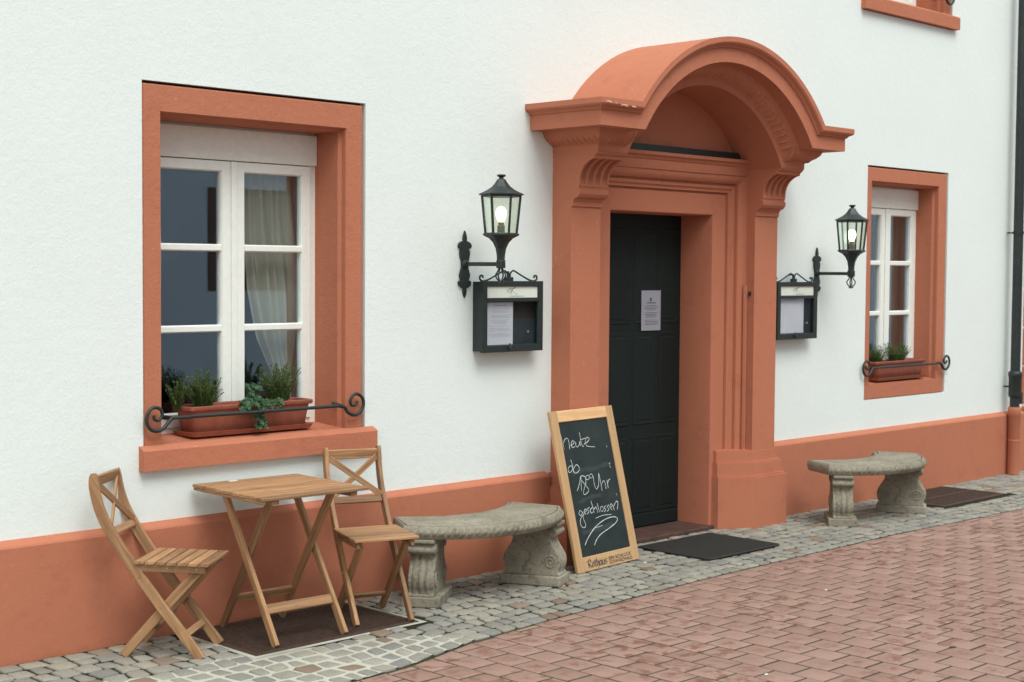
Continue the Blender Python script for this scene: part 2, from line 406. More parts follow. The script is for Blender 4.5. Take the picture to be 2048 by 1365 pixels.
def lay(cells, mat, parent, name, stuffname, build):
    """the 300 pieces that show largest are objects, the rest one mesh"""
    seen = sorted([c for c in cells if c['vis']], key=lambda c: c['d'])[:300]
    ids = set(id(c) for c in seen); big = MB(); rnd = []
    for c in cells:
        mb, cx, cy = build(c)
        if id(c) in ids:
            me = mesh_of(name, mb, mat, 50); o = bpy.data.objects.new(name, me); COL.objects.link(o); o.parent = parent; o.location = (cx, cy, c['z'])
        else:
            k = len(mb.f); v = random.random(); big.add([(p[0]+cx, p[1]+cy, p[2]+c['z']) for p in mb.v], mb.f); rnd += [v]*k
    if big.f:
        o = obj(stuffname, big, mat, parent, smooth=50); o['kind'] = 'stuff'
        at = o.data.attributes.new('rnd', 'FLOAT', 'FACE')
        if len(o.data.polygons) == len(rnd): at.data.foreach_set('value', rnd)
# --- granite setts: rows follow the wall, widths vary, corners wander
cells = []; rows = 16
def rowy(j, x):
    b = bnd(x); top = .06
    y = top+(b+.012-top)*j/rows*1.0
    w = 0 if j in (0, rows) else .013*noise.noise(Vector((x*3.1, j*7.3, 1.7)))+.012*noise.noise(Vector((x*9.0, j*3.3, 5.1)))
    return y+w
rows = 12
def mortared(x, y): return 2 < x < 4.8 and y < -.665 - max(0, x-4.35)*.85
for j in range(rows):
    x = -.5+random.random()*.1
    cut = [x]
    while x < 17: x += random.uniform(.078, .128); cut.append(x)
    cj = [(c, random.uniform(-.012, .012), random.uniform(-.012, .012)) for c in cut]
    for (a, a0, a1), (b, b0, b1) in zip(cj, cj[1:]):
        gsh = .0042+random.random()*.0048
        if mortared((a+b)/2, rowy(j+.5, a)): gsh += .0045
        q = [(a+a0+gsh, rowy(j+1, a+a0)+gsh), (b+b0-gsh, rowy(j+1, b+b0)+gsh), (b+b1-gsh, rowy(j, b+b1)-gsh), (a+a1+gsh, rowy(j, a+a1)-gsh)]
        mx = (a+b)/2; my = sum(p[1] for p in q)/4
        if any(inrect(px_, py_, r, .006) for px_, py_ in q+[(mx, my)] for r in (GR1, GR2)): 
            # clip against the grates' front edge
            r = GR1 if mx < 7 else GR2
            if my > r[2]-.03 and not (mx < r[0]-.02 or mx > r[1]+.02): continue
            q = [((min(px_, r[0]-.01) if mx < r[0] else max(px_, r[1]+.01) if mx > r[1] else px_), (py_ if not (r[0]-.006 < px_ < r[1]+.006 and mx > r[0] and mx < r[1]) else min(py_, r[2]-.01))) for px_, py_ in q]
        if my > -.045 and not (6.3 < mx < 8.6): 
            if my > .0: continue
        if 6.93 < mx < 7.96 and my > -.03: continue
        d = (Vector((mx, my, 0))-CAM).length
        cells.append(dict(q=q, z=random.uniform(-.003, .0025), vis=vis(mx, my), d=d, j=.03))
lay(cells, M_cob, cob, 'cobblestone', 'far_cobblestones', lambda c: sett_mesh(c['q'], c['z'], c['j']))
# --- red brick paving: courses run away from the wall in half bond
pave = struct(sheet('brick_paving', xs, lambda x: -7.5, bnd, -.0022, M_jointb))
cells = []; PX, PY = .1545, .1645
i = 0; x = 1.6
while x < 19:
    y0 = bnd(x+PX/2)-.006; off = (.5 if i % 2 else 0)
    base = -1.304+off*PY
    k = math.ceil((y0-base)/PY)
    while True:
        top = min(base+k*PY, y0); bot = base+(k-1)*PY; k -= 1
        if bot < -6.2: break
        if top-bot < .02: continue
        gp = .0040+.0020*random.random(); gq = .0048+.0028*random.random()
        skew = (bnd(x+PX)-bnd(x)) if top == y0 else 0
        q = (x+gp, x+PX-gp, bot+gq, top-gq, skew)
        mx, my = x+PX/2, (bot+top)/2
        cells.append(dict(q=q, z=random.uniform(-.0008, .0008), vis=vis(mx, my), d=(Vector((mx, my, 0))-CAM).length))
    x += PX; i += 1
def brick_mesh(c):
    x0, x1, y0, y1, sk = c['q']; cx, cy = (x0+x1)/2, (y0+y1)/2; a, b = (x1-x0)/2, (y1-y0)/2; ch = .002
    tx, ty = random.uniform(-.006, .006), random.uniform(-.006, .006)
    def ring(i_, z): return [(-a+i_, -b+i_, z), (a-i_, -b+i_, z), (a-i_, b-i_+sk/2, z), (-a+i_, b-i_-sk/2, z)]
    r = [[(p[0], p[1], p[2]+p[0]*tx+p[1]*ty) for p in ring(i_, z)] for i_, z in ((0, -.025), (0, -.0014), (ch, 0))]
    mb = MB(); mb.add(r[0]+r[1]+r[2], [(k*4+i_, k*4+(i_+1) % 4, k*4+4+(i_+1) % 4, k*4+4+i_) for k in range(2) for i_ in range(4)]+[(8, 9, 10, 11)])
    return mb, cx, cy
lay(cells, M_brick, pave, 'paving_brick', 'far_paving_bricks', brick_mesh)
# paving bricks of the street that lies beyond the built courses is the plain ground sheet

# ================================================================== HOUSE
house = thing('house', 'white plastered house with terracotta window surrounds, plinth and arched door portal', 'building', (7.4, 0, 0))
HO = Vector((7.4, 0, 0))
def hpart(name, mb, mat, parent=None, **k):
    return obj(name, mb, mat, parent or house, origin=HO, **k)
def hsub(name, label=None):
    o = bpy.data.objects.new(name, None); COL.objects.link(o); o.parent = house; o.empty_display_size = .1
    if label: o['label'] = label
    return o
XL, XR, ZT, YB = -6.0, 12.9, 7.4, 9.0
W1 = dict(o=(3.690, 4.984, .765, 2.545), i=(3.800, 4.860, .868, 2.405), fy=.245)
W2 = dict(o=(9.827, 11.005, .750, 2.493), i=(9.905, 10.868, .858, 2.375), fy=.195)
W3 = dict(o=(9.720, 11.014, 3.64, 5.42), i=(9.83, 10.89, 3.743, 5.28), fy=.245)
holes = []
for w in (W1, W2, W3): holes.append((w['o'][0]-.006, w['o'][1]+.015, w['o'][2]-.003, w['o'][3]+.013))
holes.append((6.50, 8.37, -1, 2.43))
zs = sorted(set([-.05, ZT]+[z for h in holes for z in h[2:] if z > 0])); xs_ = sorted(set([XL, XR]+[x for h in holes for x in h[:2]]))
wall = MB()
for xa, xb in zip(xs_, xs_[1:]):
    for za, zb in zip(zs, zs[1:]):
        mx, mz = (xa+xb)/2, (za+zb)/2
        if any(h[0] < mx < h[1] and h[2] < mz < h[3] for h in holes): continue
        wall.add([(xa, 0, za), (xb, 0, za), (xb, 0, zb), (xa, 0, zb)], [(0, 1, 2, 3)])
for h in holes:
    z0 = max(h[2], -.05); D = .06
    wall.add([(h[0], 0, z0), (h[0], D, z0), (h[0], D, h[3]), (h[0], 0, h[3])], [(0, 1, 2, 3)])
    wall.add([(h[1], 0, z0), (h[1], D, z0), (h[1], D, h[3]), (h[1], 0, h[3])], [(0, 1, 2, 3)])
    wall.add([(h[0], 0, h[3]), (h[0], D, h[3]), (h[1], D, h[3]), (h[1], 0, h[3])], [(0, 1, 2, 3)])
    if h[2] > 0: wall.add([(h[0], 0, z0), (h[0], D, z0), (h[1], D, z0), (h[1], 0, z0)], [(0, 1, 2, 3)])
wall.add([(XL, 0, -.05), (XL, YB, -.05), (XL, YB, ZT), (XL, 0, ZT)], [(0, 1, 2, 3)])
wall.add([(XR, 0, -.05), (XR, YB, -.05), (XR, YB, ZT), (XR, 0, ZT)], [(0, 1, 2, 3)])
wall.add([(XL, YB, -.05), (XR, YB, -.05), (XR, YB, ZT), (XL, YB, ZT)], [(0, 1, 2, 3)])
wall.add([(XL, 0, ZT), (XR, 0, ZT), (XR, YB, ZT), (XL, YB, ZT)], [(0, 1, 2, 3)])
me_w = hpart('wall', wall, M_white)
# dark joint behind the plaster edge round each surround
for w in (W1, W2, W3):
    a, b, c, d = w['o']; mb = MB(); rings = []
    for dx, dy in ((-.03, .045), (.02, .045)):
        rings.append([(a-(-dx), dy, c-(-dx)), (b-dx, dy, c-(-dx)), (b-dx, dy, d-dx), (a-(-dx), dy, d-dx)])
    mb.loft(rings, True, False); hpart('joint_backing', mb, M_masonry)
# plinth with a sloping top
for xa, xb in ((XL, 6.36), (8.51, 12.33)):
    hpart('plinth', MB().prism([(.0, -.05), (-.047, -.05), (-.047, .497), (-.041, .506), (.0, .527)], xa, xb, 'x'), M_terra_s)
# quoin blocks at the corner
q_ = hsub('corner_quoin')
for k in range(19):
    z0 = .585+.335*k
    hpart('quoin_block', MB().box(12.36, XR+.012, -.018, .3, z0, z0+.315), M_terra_s, q_, bevel=.008)
hpart('quoin_base', MB().box(12.36, XR+.02, -.03, .3, -.03, .555), M_terra_s, q_, bevel=.008)

M_lining = NM('inner_lining').done((.30, .29, .25), .9)
def ring4(a, b, c, d, y): return [(a, y, c), (b, y, c), (b, y, d), (a, y, d)]
def window(w, sill, lab):
    W_ = hsub('window', lab); fy = w['fy']; oa, ob, oc, od = w['o']; a, b, c, d = w['i']
    mb = MB().loft([ring4(oa, ob, oc, od, .33), ring4(oa, ob, oc, od, .010), ring4(oa+.006, ob-.006, oc+.006, od-.006, .004),
                    ring4(a-.018, b+.018, c-.004, d+.018, .004), ring4(a-.014, b+.014, c-.002, d+.014, .010), ring4(a-.014, b+.014, c-.002, d+.014, .040), ring4(a, b, c, d, .056), ring4(a, b, c, d, fy+.05)], True, False)
    hpart('surround', mb, M_terra, W_)
    hpart('lining', MB().loft([ring4(a, b, c, d, fy+.05), ring4(a, b, c, d, .331)], True, False), M_lining, W_)
    if sill:
        sa, sb = oa-.030, ob+.066
        z0, z1 = c-.10, c+.004
        mb = MB().prism([(-.042, z0), (-.042, z1-.012), (-.037, z1-.006), (.0, z1+.010), (0, z0)], sa, sb, 'x')
        mb.prism([(.0, z1-.02), (.0, z1+.010), (fy+.01, z1+.028), (fy+.01, z1-.02)], a-.012, b+.012, 'x')
        hpart('sill', mb, M_terra, W_)
    else:
        hpart('sill', MB().prism([(.0045, c-.03), (.0045, c+.004), (fy+.01, c+.026), (fy+.01, c-.03)], a-.005, b+.005, 'x'), M_terra, W_)
    zb = c+.022; xc = (a+b)/2+.012
    # fixed frame
    f = .042
    mb = MB().loft([ring4(a-.004, b+.004, zb, d+.004, fy), ring4(a-.004, b+.004, zb, d+.004, fy+.06), ring4(a+f, b-f, zb+f, d-.16, fy+.06), ring4(a+f, b-f, zb+f, d-.16, fy)], True, False)
    mb.f += [(12, 13, 1, 0), (13, 14, 2, 1), (14, 15, 3, 2), (15, 12, 0, 3)]
    hpart('frame', mb, M_frame, W_)
    hpart('shutter_panel', MB().box(a+.002, b-.002, fy-.02, fy-.002, d-.168, d-.012), M_shutter, W_, bevel=.003)
    gt, gb = d-.225, zb+.105
    for s in (0, 1):
        x0, x1 = (a+f-.006, xc-.001) if s == 0 else (xc+.001, b-f+.006)
        s0, s1 = (.058, .070) if s == 0 else (.070, .058)
        y0, y1 = fy-.012, fy+.03
        A, B, C_, D_ = x0, x1, zb+f-.008, d-.172
        ga, gbx = A+s0, B-s1
        mb = MB().loft([ring4(A, B, C_, D_, y1), ring4(A, B, C_, D_, y0+.004), ring4(A+.004, B-.004, C_+.004, D_-.004, y0), ring4(ga-.006, gbx+.006, gb-.006, gt+.006, y0), ring4(ga, gbx, gb, gt, y0+.010), ring4(ga, gbx, gb, gt, y1)], True, False)
        hpart('sash', mb, M_frame, W_)
        zz = [gb, gb+(gt-gb)*.345, gb+(gt-gb)*.682, gt]
        for k in (1, 2):
            hpart('muntin', MB().prism([(y0+.002, zz[k]-.012), (y0+.002, zz[k]+.012), (y0+.012, zz[k]+.018), (y1-.004, zz[k]+.018), (y1-.004, zz[k]-.018), (y0+.012, zz[k]-.018)], ga-.003, gbx+.003, 'x'), M_frame, W_)
        for k in range(3):
            lo, hi = zz[k]+(.018 if k else 0), zz[k+1]-(.018 if k < 2 else 0)
            hpart('pane', MB().box(ga-.001, gbx+.001, fy+.014, fy+.018, lo-.001, hi+.001), M_glass, W_)
    hpart('cover_strip', MB().box(xc-.017, xc+.017, fy-.022, fy-.0125, zb+f, d-.172), M_frame, W_, bevel=.003)
    # the room behind
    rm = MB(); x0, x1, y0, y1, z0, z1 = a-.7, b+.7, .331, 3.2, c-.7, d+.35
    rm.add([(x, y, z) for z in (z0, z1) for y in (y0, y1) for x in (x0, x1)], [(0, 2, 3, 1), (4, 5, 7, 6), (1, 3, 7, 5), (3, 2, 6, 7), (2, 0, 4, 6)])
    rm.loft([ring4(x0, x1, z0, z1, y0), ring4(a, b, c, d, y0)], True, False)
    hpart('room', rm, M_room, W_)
window(W1, True, 'wide window with a thick projecting terracotta sill')
window(W2, False, 'window with a flush terracotta surround near the downpipe')
window(W3, True, 'upper floor window of which only the sill shows')

# ------------------------------------------------------------------ door portal
PC = 7.435; R0 = .991; ZC = 1.974; FX = PC-6.217; FY = -.545
portal = hsub('door_portal', 'terracotta portal with pilasters, fluted brackets and barrel canopy')
prof = [(-.19, 2.385), (-.19, 2.42), (-.183, 2.426), (-.165, 2.437), (-.135, 2.455), (-.115, 2.475), (-.105, 2.495), (-.10, 2.505), (0, 2.505), (0, 2.588),
        (.010, 2.592), (.014, 2.600), (.022, 2.606), (.036, 2.612), (.043, 2.622), (.043, 2.652)]
def rad(h): return R0+(h-2.505)
def phi(h): return acos((h-ZC)/rad(h))
cols = []; NA = 56
def side(s):
    return [[(PC+s*(FX+o), .03, h) for o, h in prof], [(PC+s*(FX+o), FY-o, h) for o, h in prof]]
l, r = side(-1), side(1)
cols = [l[0], l[1]]
for k in range(NA+1):
    t = -1+2*k/NA
    cols.append([(PC+rad(h)*sin(phi(h)*t), FY-o, ZC+rad(h)*cos(phi(h)*t)) for o, h in prof])
cols += [r[1], r[0]]
mb = MB(); n = len(prof)
mb.add([p for c in cols for p in c], [(k*n+i, (k+1)*n+i, (k+1)*n+i+1, k*n+i+1) for k in range(len(cols)-1) for i in range(n-1)])
hpart('cornice', mb, M_terra_s, portal, smooth=28)
# barrel roof and vault, flat tops of the cornice ends
ht, hb = prof[-1][1], prof[0][1]; ot, obt = prof[-1][0], prof[0][0]
mb = MB(); vs = []; fs = []
for k in range(NA+1):
    t = -1+2*k/NA; a = phi(ht)*t
    vs += [(PC+rad(ht)*sin(a), FY-ot, ZC+rad(ht)*cos(a)), (PC+rad(ht)*sin(a), .03, ZC+rad(ht)*cos(a))]
fs = [(2*k, 2*k+2, 2*k+3, 2*k+1) for k in range(NA)]
mb.add(vs, fs)
for s in (-1, 1):
    xm = PC+s*rad(ht)*sin(phi(ht))
    mb.add([(PC+s*(FX+ot), .03, ht), (PC+s*(FX+ot), FY-ot, ht), (xm, FY-ot, ht), (xm, .03, ht)], [(0, 1, 2, 3)])
hpart('barrel_roof', mb, M_terra, portal, smooth=30)
mb = MB(); vs = []
for k in range(NA+1):
    t = -1+2*k/NA; a = phi(hb)*t
    vs += [(PC+rad(hb)*sin(a), FY-obt, ZC+rad(hb)*cos(a)), (PC+rad(hb)*sin(a), .03, ZC+rad(hb)*cos(a))]
mb.add(vs, fs); hpart('vault', mb, M_terra_s, portal, smooth=30)
mb = MB().prism([(PC+.93*sin(t*.06), ZC+.93*cos(t*.06)) for t in range(-17, 18)]+[(PC+.79, 2.40), (PC-.79, 2.40)], -.012, .04, 'y')
hpart('tympanum', mb, M_terra_s, portal)
# carved leaves of the bed moulding
mb = MB()
def lump(fn, t0, wd):
    """fn(t, o, h) -> point; leaf bulging out of the ovolo"""
    A, B = Vector((-.104, 2.498)), Vector((-.186, 2.424)); nn = Vector((B.y-A.y, -(B.x-A.x))); nn = Vector((.6, -.75)).normalized()
    vs = []; nu, nv = 5, 4
    for u in range(nu+1):
        for v in range(nv+1):
            c_ = A.lerp(B, u/nu)-nn*-.004; sh = 1-.55*(u/nu)**2
            bl = .020*sin(pi*u/nu)**.7*sin(pi*v/nv)
            c2 = c_+nn*(bl-.006); c2 -= nn*.012*sin(pi*u/nu)*0
            vs.append(fn(t0+(v/nv-.5)*wd*sh, c2.x, c2.y))
    mb.add(vs, [(u*(nv+1)+v, u*(nv+1)+v+1, (u+1)*(nv+1)+v+1, (u+1)*(nv+1)+v) for u in range(nu) for v in range(nv)])
for s in (-1, 1):
    for k in range(9): lump(lambda t, o, h: (PC+s*(FX+o), t, h), -.03-.043*k, .036)
    for k in range(5): lump(lambda t, o, h: (PC+s*t, FY-o, h), .80+.045*k, .036)
for k in range(-19, 20):
    lump(lambda t, o, h: (PC+rad(h)*sin(t), FY-o, ZC+rad(h)*cos(t)), k*.0505, .040)
hpart('carved_moulding', mb, M_terra_s, portal, smooth=60)
# chipped paint on the cornice's near end
M_chip = simple('bare_chipped_plaster', (.62, .35, .255), .9, 0, 60, .3, .6); random.seed(21)
for (u, v, sx, sy) in ((1218, 204, .036, .008), (1233, 207, .012, .007), (1249, 211, .040, .009), (1268, 214, .026, .007)):
    p = on(u, v, Y=FY-.0445); k = 11
    rg = [(p.x+sx*random.uniform(.45, 1.1)*cos(2*pi*i/k), FY-.0436, p.z+sy*random.uniform(.45, 1.1)*sin(2*pi*i/k)) for i in range(k)]
    hpart('plaster_chip', MB().add(rg+[(p.x, FY-.0475, p.z)], [(i, (i+1) % k, k) for i in range(k)]), M_chip, portal)

# pilasters with fluted brackets
PX0, PX1 = 6.410, 6.664
bprof = [(-.15, .50), (-.15, 2.070), (-.160, 2.076), (-.162, 2.100), (-.172, 2.118), (-.198, 2.128), (-.212, 2.146), (-.214, 2.168), (-.203, 2.174), (-.203, 2.184), (-.209, 2.190)]
fl = [(-.211, 2.215), (-.214, 2.24), (-.221, 2.265), (-.233, 2.288), (-.250, 2.308), (-.272, 2.325), (-.298, 2.338)]
tprof = [(-.322, 2.343), (-.326, 2.350), (-.326, 2.360), (-.338, 2.366), (-.348, 2.374), (-.351, 2.380), (-.351, 2.421)]
full = bprof+fl+tprof
def pil(s):
    def X(x): return x if s < 0 else 2*PC-x
    # stations across: flat / flute alternating
    w = PX1-PX0; st = []
    for k in range(4):
        c_ = PX0+w*(.135+.243*k); hw = w*.082
        st += [(c_-hw, 0), (c_-hw+.003, .6), (c_, 1), (c_+hw-.003, .6), (c_+hw, 0)]
    st = [(PX0, 0)]+st+[(PX1, 0)]
    vs = []; n = len(full); nb = len(bprof)
    for (x, d) in st:
        for i, (y, z) in enumerate(full):
            if d and nb <= i < nb+len(fl):
                j = i-nb; tap = 1 if 0 < j < len(fl)-1 else .55
                a = full[i-1]; b = full[i+1]; tx, tz = b[0]-a[0], b[1]-a[1]; L = hypot(tx, tz)
                k_ = .030*d*tap; vs.append((X(x), y+tz/L*k_, z-tx/L*k_*-1*-1))
            else: vs.append((X(x), y, z))
    mb = MB().add(vs, [(k*n+i, (k+1)*n+i, (k+1)*n+i+1, k*n+i+1) for k in range(len(st)-1) for i in range(n-1)])
    for x in (PX0, PX1):
        mb.add([(X(x), y, z) for y, z in full]+[(X(x), .05, 2.421), (X(x), .05, .50)], [tuple(range(n+2))])
    hpart('pilaster', mb, M_terra_s, portal)
    # stepped pedestal with a splayed inner cheek
    lay_ = [(-.03, .340, 0), (.340, .352, .010), (.352, .432, .026), (.432, .442, .034), (.442, .507, .050), (.507, .517, .058)]
    rings = []
    for z0, z1, i_ in lay_:
        pl = [(7.965+i_*.3, .06), (7.968+i_*.3, -.055+i_*.6), (8.185, -.206+i_), (8.535-i_, -.206+i_), (8.535-i_, .02)]
        pl = [(p[0] if s > 0 else 2*PC-p[0], p[1]) for p in pl]
        if s < 0: pl = pl[::-1]
        rings.append((pl, z0, z1))
    mb = MB()
    rr = []
    for pl, z0, z1 in rings:
        rr += [[(p[0], p[1], z0) for p in pl], [(p[0], p[1], z1) for p in pl]]
    mb.loft(rr)
    hpart('pedestal', mb, M_terra_s, portal, smooth=25)
pil(-1); pil(1)
# architrave round the opening
DX0, DX1, DZ = 6.930, 7.942, 2.072
ap = [(0, .27), (0, .012), (.004, .003), (.012, 0), (.138, 0), (.141, .012), (.150, .012), (.153, -.010), (.168, -.014), (.178, -.026), (.196, -.032), (.199, -.022), (.208, -.022), (.211, -.046), (.226, -.062), (.246, -.074), (.262, -.078), (.265, -.086), (.285, -.086), (.285, .05)]
ca = [[(DX0-w, y, -.02) for w, y in ap], [(DX0-w, y, DZ+w) for w, y in ap], [(DX1+w, y, DZ+w) for w, y in ap], [(DX1+w, y, -.02) for w, y in ap]]
n = len(ap); mb = MB().add([p for c in ca for p in c], [(k*n+i, (k+1)*n+i, (k+1)*n+i+1, k*n+i+1) for k in range(3) for i in range(n-1)])
hpart('architrave', mb, M_terra_s, portal, smooth=28)
hpart('lintel_cap', MB().prism([(.03, 2.350), (-.088, 2.350), (-.088, 2.392), (-.096, 2.398), (-.100, 2.412), (-.118, 2.420), (-.118, 2.440), (.03, 2.440)], PX1-.004, 2*PC-PX1+.004, 'x'), M_terra_s, portal)
hpart('dark_strip', MB().box(PX1+.002, 2*PC-PX1-.002, -.060, .0, 2.4405, 2.488), M_iron, portal, bevel=.003, label='black sheet metal strip lying on the lintel')
hpart('threshold', MB().box(DX0-.03, DX1+.03, -.028, .30, -.03, .022), M_step, portal, bevel=.006)
for s_ in (-1, 1):
    mx = (lambda x: x) if s_ > 0 else (lambda x: 2*PC-x)
    hpart('edge_strip', MB().prism([(mx(8.176), -.084), (mx(8.200), -.084), (mx(8.200), -.099), (mx(8.182), -.099)], .50, 1.615, 'z'), M_terra_s, portal)
    hpart('clip', MB().box(*sorted((mx(8.195), mx(8.207))), -.127, -.110, 1.545, 1.572), M_iron, portal)
# door
door = hsub('door', 'nearly black wooden door')
hpart('door_leaf', MB().box(DX0-.01, DX1+.01, .262, .30, .02, DZ+.02), M_door, door)
for (xa, xb) in ((DX0+.03, DX0+.24), (DX0+.27, DX0+.49), (DX0+.53, DX0+.745), (DX0+.775, DX1-.03)):
    for (za, zb) in ((.12, .62), (.70, 1.30), (1.36, 1.98)):
        mb = MB().loft([ring4(xa, xb, za, zb, .262), ring4(xa+.004, xb-.004, za+.004, zb-.004, .2575), ring4(xa+.025, xb-.025, za+.025, zb-.025, .2595), ring4(xa+.035, xb-.035, za+.035, zb-.035, .2562)], True, True)
        hpart('door_panel', mb, M_door, door)
hpart('kick_strip', MB().box(DX0+.02, DX1-.02, .246, .262, .03, .11), M_door, door, bevel=.003)

# ------------------------------------------------------------------ opposite house (seen mirrored in the panes)
opp = thing('house', 'grey-blue house across the street that the window panes mirror', 'building', (15, -12, 0))
def opart(name, mb, mat, parent=None, **k): return obj(name, mb, mat, parent or opp, origin=Vector((15, -12, 0)), **k)
opart('wall', MB().box(-4, 44, -18, -12, -.03, 9.6), plaster('grey_blue_plaster', (.58, .65, .72), (.48, .54, .60)))
M_tile = simple('brown_roof_tile', (.16, .07, .045), .85, 0, 8, .3, .4)
opart('roof', MB().prism([(-11.6, 9.5), (-15, 11.8), (-18.4, 9.5), (-18.4, 9.35), (-11.6, 9.35)], -4.4, 44.4, 'x'), M_tile)
M_opdoor = simple('brown_shutter_paint', (.13, .075, .05), .6, 0, 12, .3, .2)
for xa, xb, za, zb in ((2, 3.2, 1, 2.5), (6, 7.2, 1, 2.5), (12.37, 14.5, 1.38, 2.88), (18, 19.2, 1, 2.5), (23, 24.2, 1, 2.5), (28, 29.2, 1, 2.5), (33, 34.2, 1, 2.5)):
    w_ = bpy.data.objects.new('window', None); COL.objects.link(w_); w_.parent = opp
    if xa != 12.37: opart('surround', MB().loft([ring4(xa-.1, xb+.1, za-.1, zb+.1, -12.0), ring4(xa-.1, xb+.1, za-.1, zb+.1, -11.97), ring4(xa, xb, za, zb, -11.97), ring4(xa, xb, za, zb, -12.0)], True, False), M_terra_s, w_)
    opart('shutter', MB().box(xa, (xa+xb)/2-.01, -11.995, -11.985, za, zb), M_opdoor, w_)
    opart('shutter', MB().box((xa+xb)/2+.01, xb, -11.995, -11.985, za, zb), M_opdoor, w_)

# ================================================================== THINGS ON THE HOUSE
# ------------------------------------------------------------------ curtains
def curtain(edge_l, edge_r, z0, z1, y, mat, label, waves, amp=.018, group=None):
    nz, nx = 26, 90; vs = []
    for k in range(nz+1):
        z = z0+(z1-z0)*k/nz; a, b = edge_l(z), edge_r(z)
        for i in range(nx+1):
            u = i/nx; ph = waves*2*pi*u+.8*sin(u*9+1)
            vs.append((a+(b-a)*u, y+amp*sin(ph)*(.6+.4*sin(u*5))+.006*sin(z*6+u*20), z))
    mb = MB().add(vs, [(k*(nx+1)+i, k*(nx+1)+i+1, (k+1)*(nx+1)+i+1, (k+1)*(nx+1)+i) for k in range(nz) for i in range(nx)])
    o = obj('curtain', mb, mat, origin=(edge_l(z0), y, z0), smooth=180)
    return tag(o, label, 'curtain', group)
def e1(z):
    # the near curtain is drawn back: its free edge slants
    pts = [(.95, 4.76), (1.12, 4.68), (1.35, 4.565), (1.6, 4.505), (1.9, 4.475), (2.3, 4.46)]
    for (a, xa), (b, xb) in zip(pts, pts[1:]):
        if z <= b: return xa+(xb-xa)*(z-a)/(b-a)
    return pts[-1][1]
curtain(e1, lambda z: 4.80+.02*sin(z*5), .97, 2.33, .345, M_curtain, 'cream curtain drawn back behind the casement above the tall heather', 5)
curtain(lambda z: 4.79, lambda z: 4.93, .97, 2.33, .365, M_curtain2, 'grey-brown sheer curtain at the edge of the wide sill window', 4, .01)
curtain(lambda z: 3.74, lambda z: 3.995-.02*max(0, 1.8-z), .97, 2.33, .345, M_curtain, 'narrow cream curtain edge at the jamb behind the trough\'s dark heather', 4, .01)
curtain(lambda z: 10.33, lambda z: 10.95, .95, 2.32, .34, M_curtain2, 'grey-brown curtain behind the window with the flush surround', 9, .02)
vase = MB().lathe([(.035, 0), (.05, .03), (.055, .10), (.03, .20), (.016, .26), (.018, .36), (.0, .362)], seg=14)
v_ = obj('bottle', vase, simple('dark_bottle_glass', (.03, .02, .018), .2), smooth=50); v_.location = (10.62, .285, .905)
tag(v_, 'dark bottle standing inside the window with the flush surround', 'bottle')

# ------------------------------------------------------------------ iron rails with scrolls
def rail(loc, label):
    t = thing('flower_box_rail', label, 'railing', loc, group='scrolled iron rails across the windows')
    c = Vector((4.33, -.03, 1.008)); zp = lambda x, y: on(260+x/3.938, 640+y/3.938, Y=-.03)-c
    main = [(-.50, 0, 0), (.50, 0, .0)]
    ls = spline([zp(*p) for p in ((330, 775), (300, 812), (268, 852), (220, 876), (170, 868), (138, 830), (130, 778), (150, 722), (190, 692), (235, 702), (254, 738), (244, 778), (215, 795), (190, 780), (190, 752))], 5)
    rs = spline([zp(*p) for p in ((1655, 678), (1690, 690), (1718, 730), (1770, 750), (1815, 722), (1838, 670), (1830, 615), (1792, 584), (1755, 598), (1735, 640), (1746, 672), (1775, 672), (1790, 640))], 5)
    a, b = ls[0], rs[0]
    obj('bar', MB().tube([b, a.lerp(b, .66), a.lerp(b, .33), a], .0085, 8, .0075), M_iron, t, smooth=50)
    obj('scroll', MB().tube(ls, lambda u: .0098-.0025*u, 8), M_iron, t, smooth=60)
    obj('scroll', MB().tube(rs, lambda u: .0098-.0025*u, 8), M_iron, t, smooth=60)
    for p, s in ((a, -1), (b, 1)):
        e = Vector((s*.528, .125, p.z)) 
        obj('stay', MB().tube([p, p.lerp(e, .5), e], .011, 6, .005, up=(0, 0, 1)), M_iron, t)
    return t
rl = rail((4.33, -.03, 1.008), 'black scrolled iron rail across the wide window with the thick sill')
dup(rl, (10.405, -.03, .992), label='black scrolled iron rail across the flush window near the downpipe')
dup(rl, (10.36, -.03, 3.885), label='black scrolled iron rail at the upper floor window')

# ------------------------------------------------------------------ planters and plants
def planter(loc, label):
    t = thing('planter_box', label, 'planter', loc, group='terracotta flower troughs on the window sills')
    def rr(hx, hy, z, r=.02):
        out = []
        for cx, cy, a0 in ((hx-r, hy-r, 0), (-hx+r, hy-r, pi/2), (-hx+r, -hy+r, pi), (hx-r, -hy+r, 3*pi/2)):
            for k in range(4): a = a0+k*pi/6; out.append((cx+r*cos(a), cy+r*sin(a), z))
        return out
    obj('trough', MB().loft([rr(.322, .058, .012), rr(.330, .064, .02), rr(.350, .074, .125), rr(.362, .084, .127), rr(.366, .087, .131), rr(.366, .087, .146), rr(.361, .083, .149), rr(.352, .074, .147), rr(.346, .070, .12)], True, False), M_pot, t, smooth=40)
    obj('soil', MB().loft([rr(.345, .069, .118), rr(.345, .069, .124)]), M_void, t)
    obj('saucer', MB().loft([rr(.325, .068, 0), rr(.352, .084, .004), rr(.362, .094, .026), rr(.358, .090, .027), rr(.345, .078, .008)]), M_pot, t, smooth=40)
    return t
PL1 = (4.325, .115, .893)
pl = planter(PL1, 'terracotta trough with heather and geranium on the thick window sill')
PL2 = (10.39, .10, .877)
dup(pl, PL2, label='terracotta trough with low greenery in the flush window')
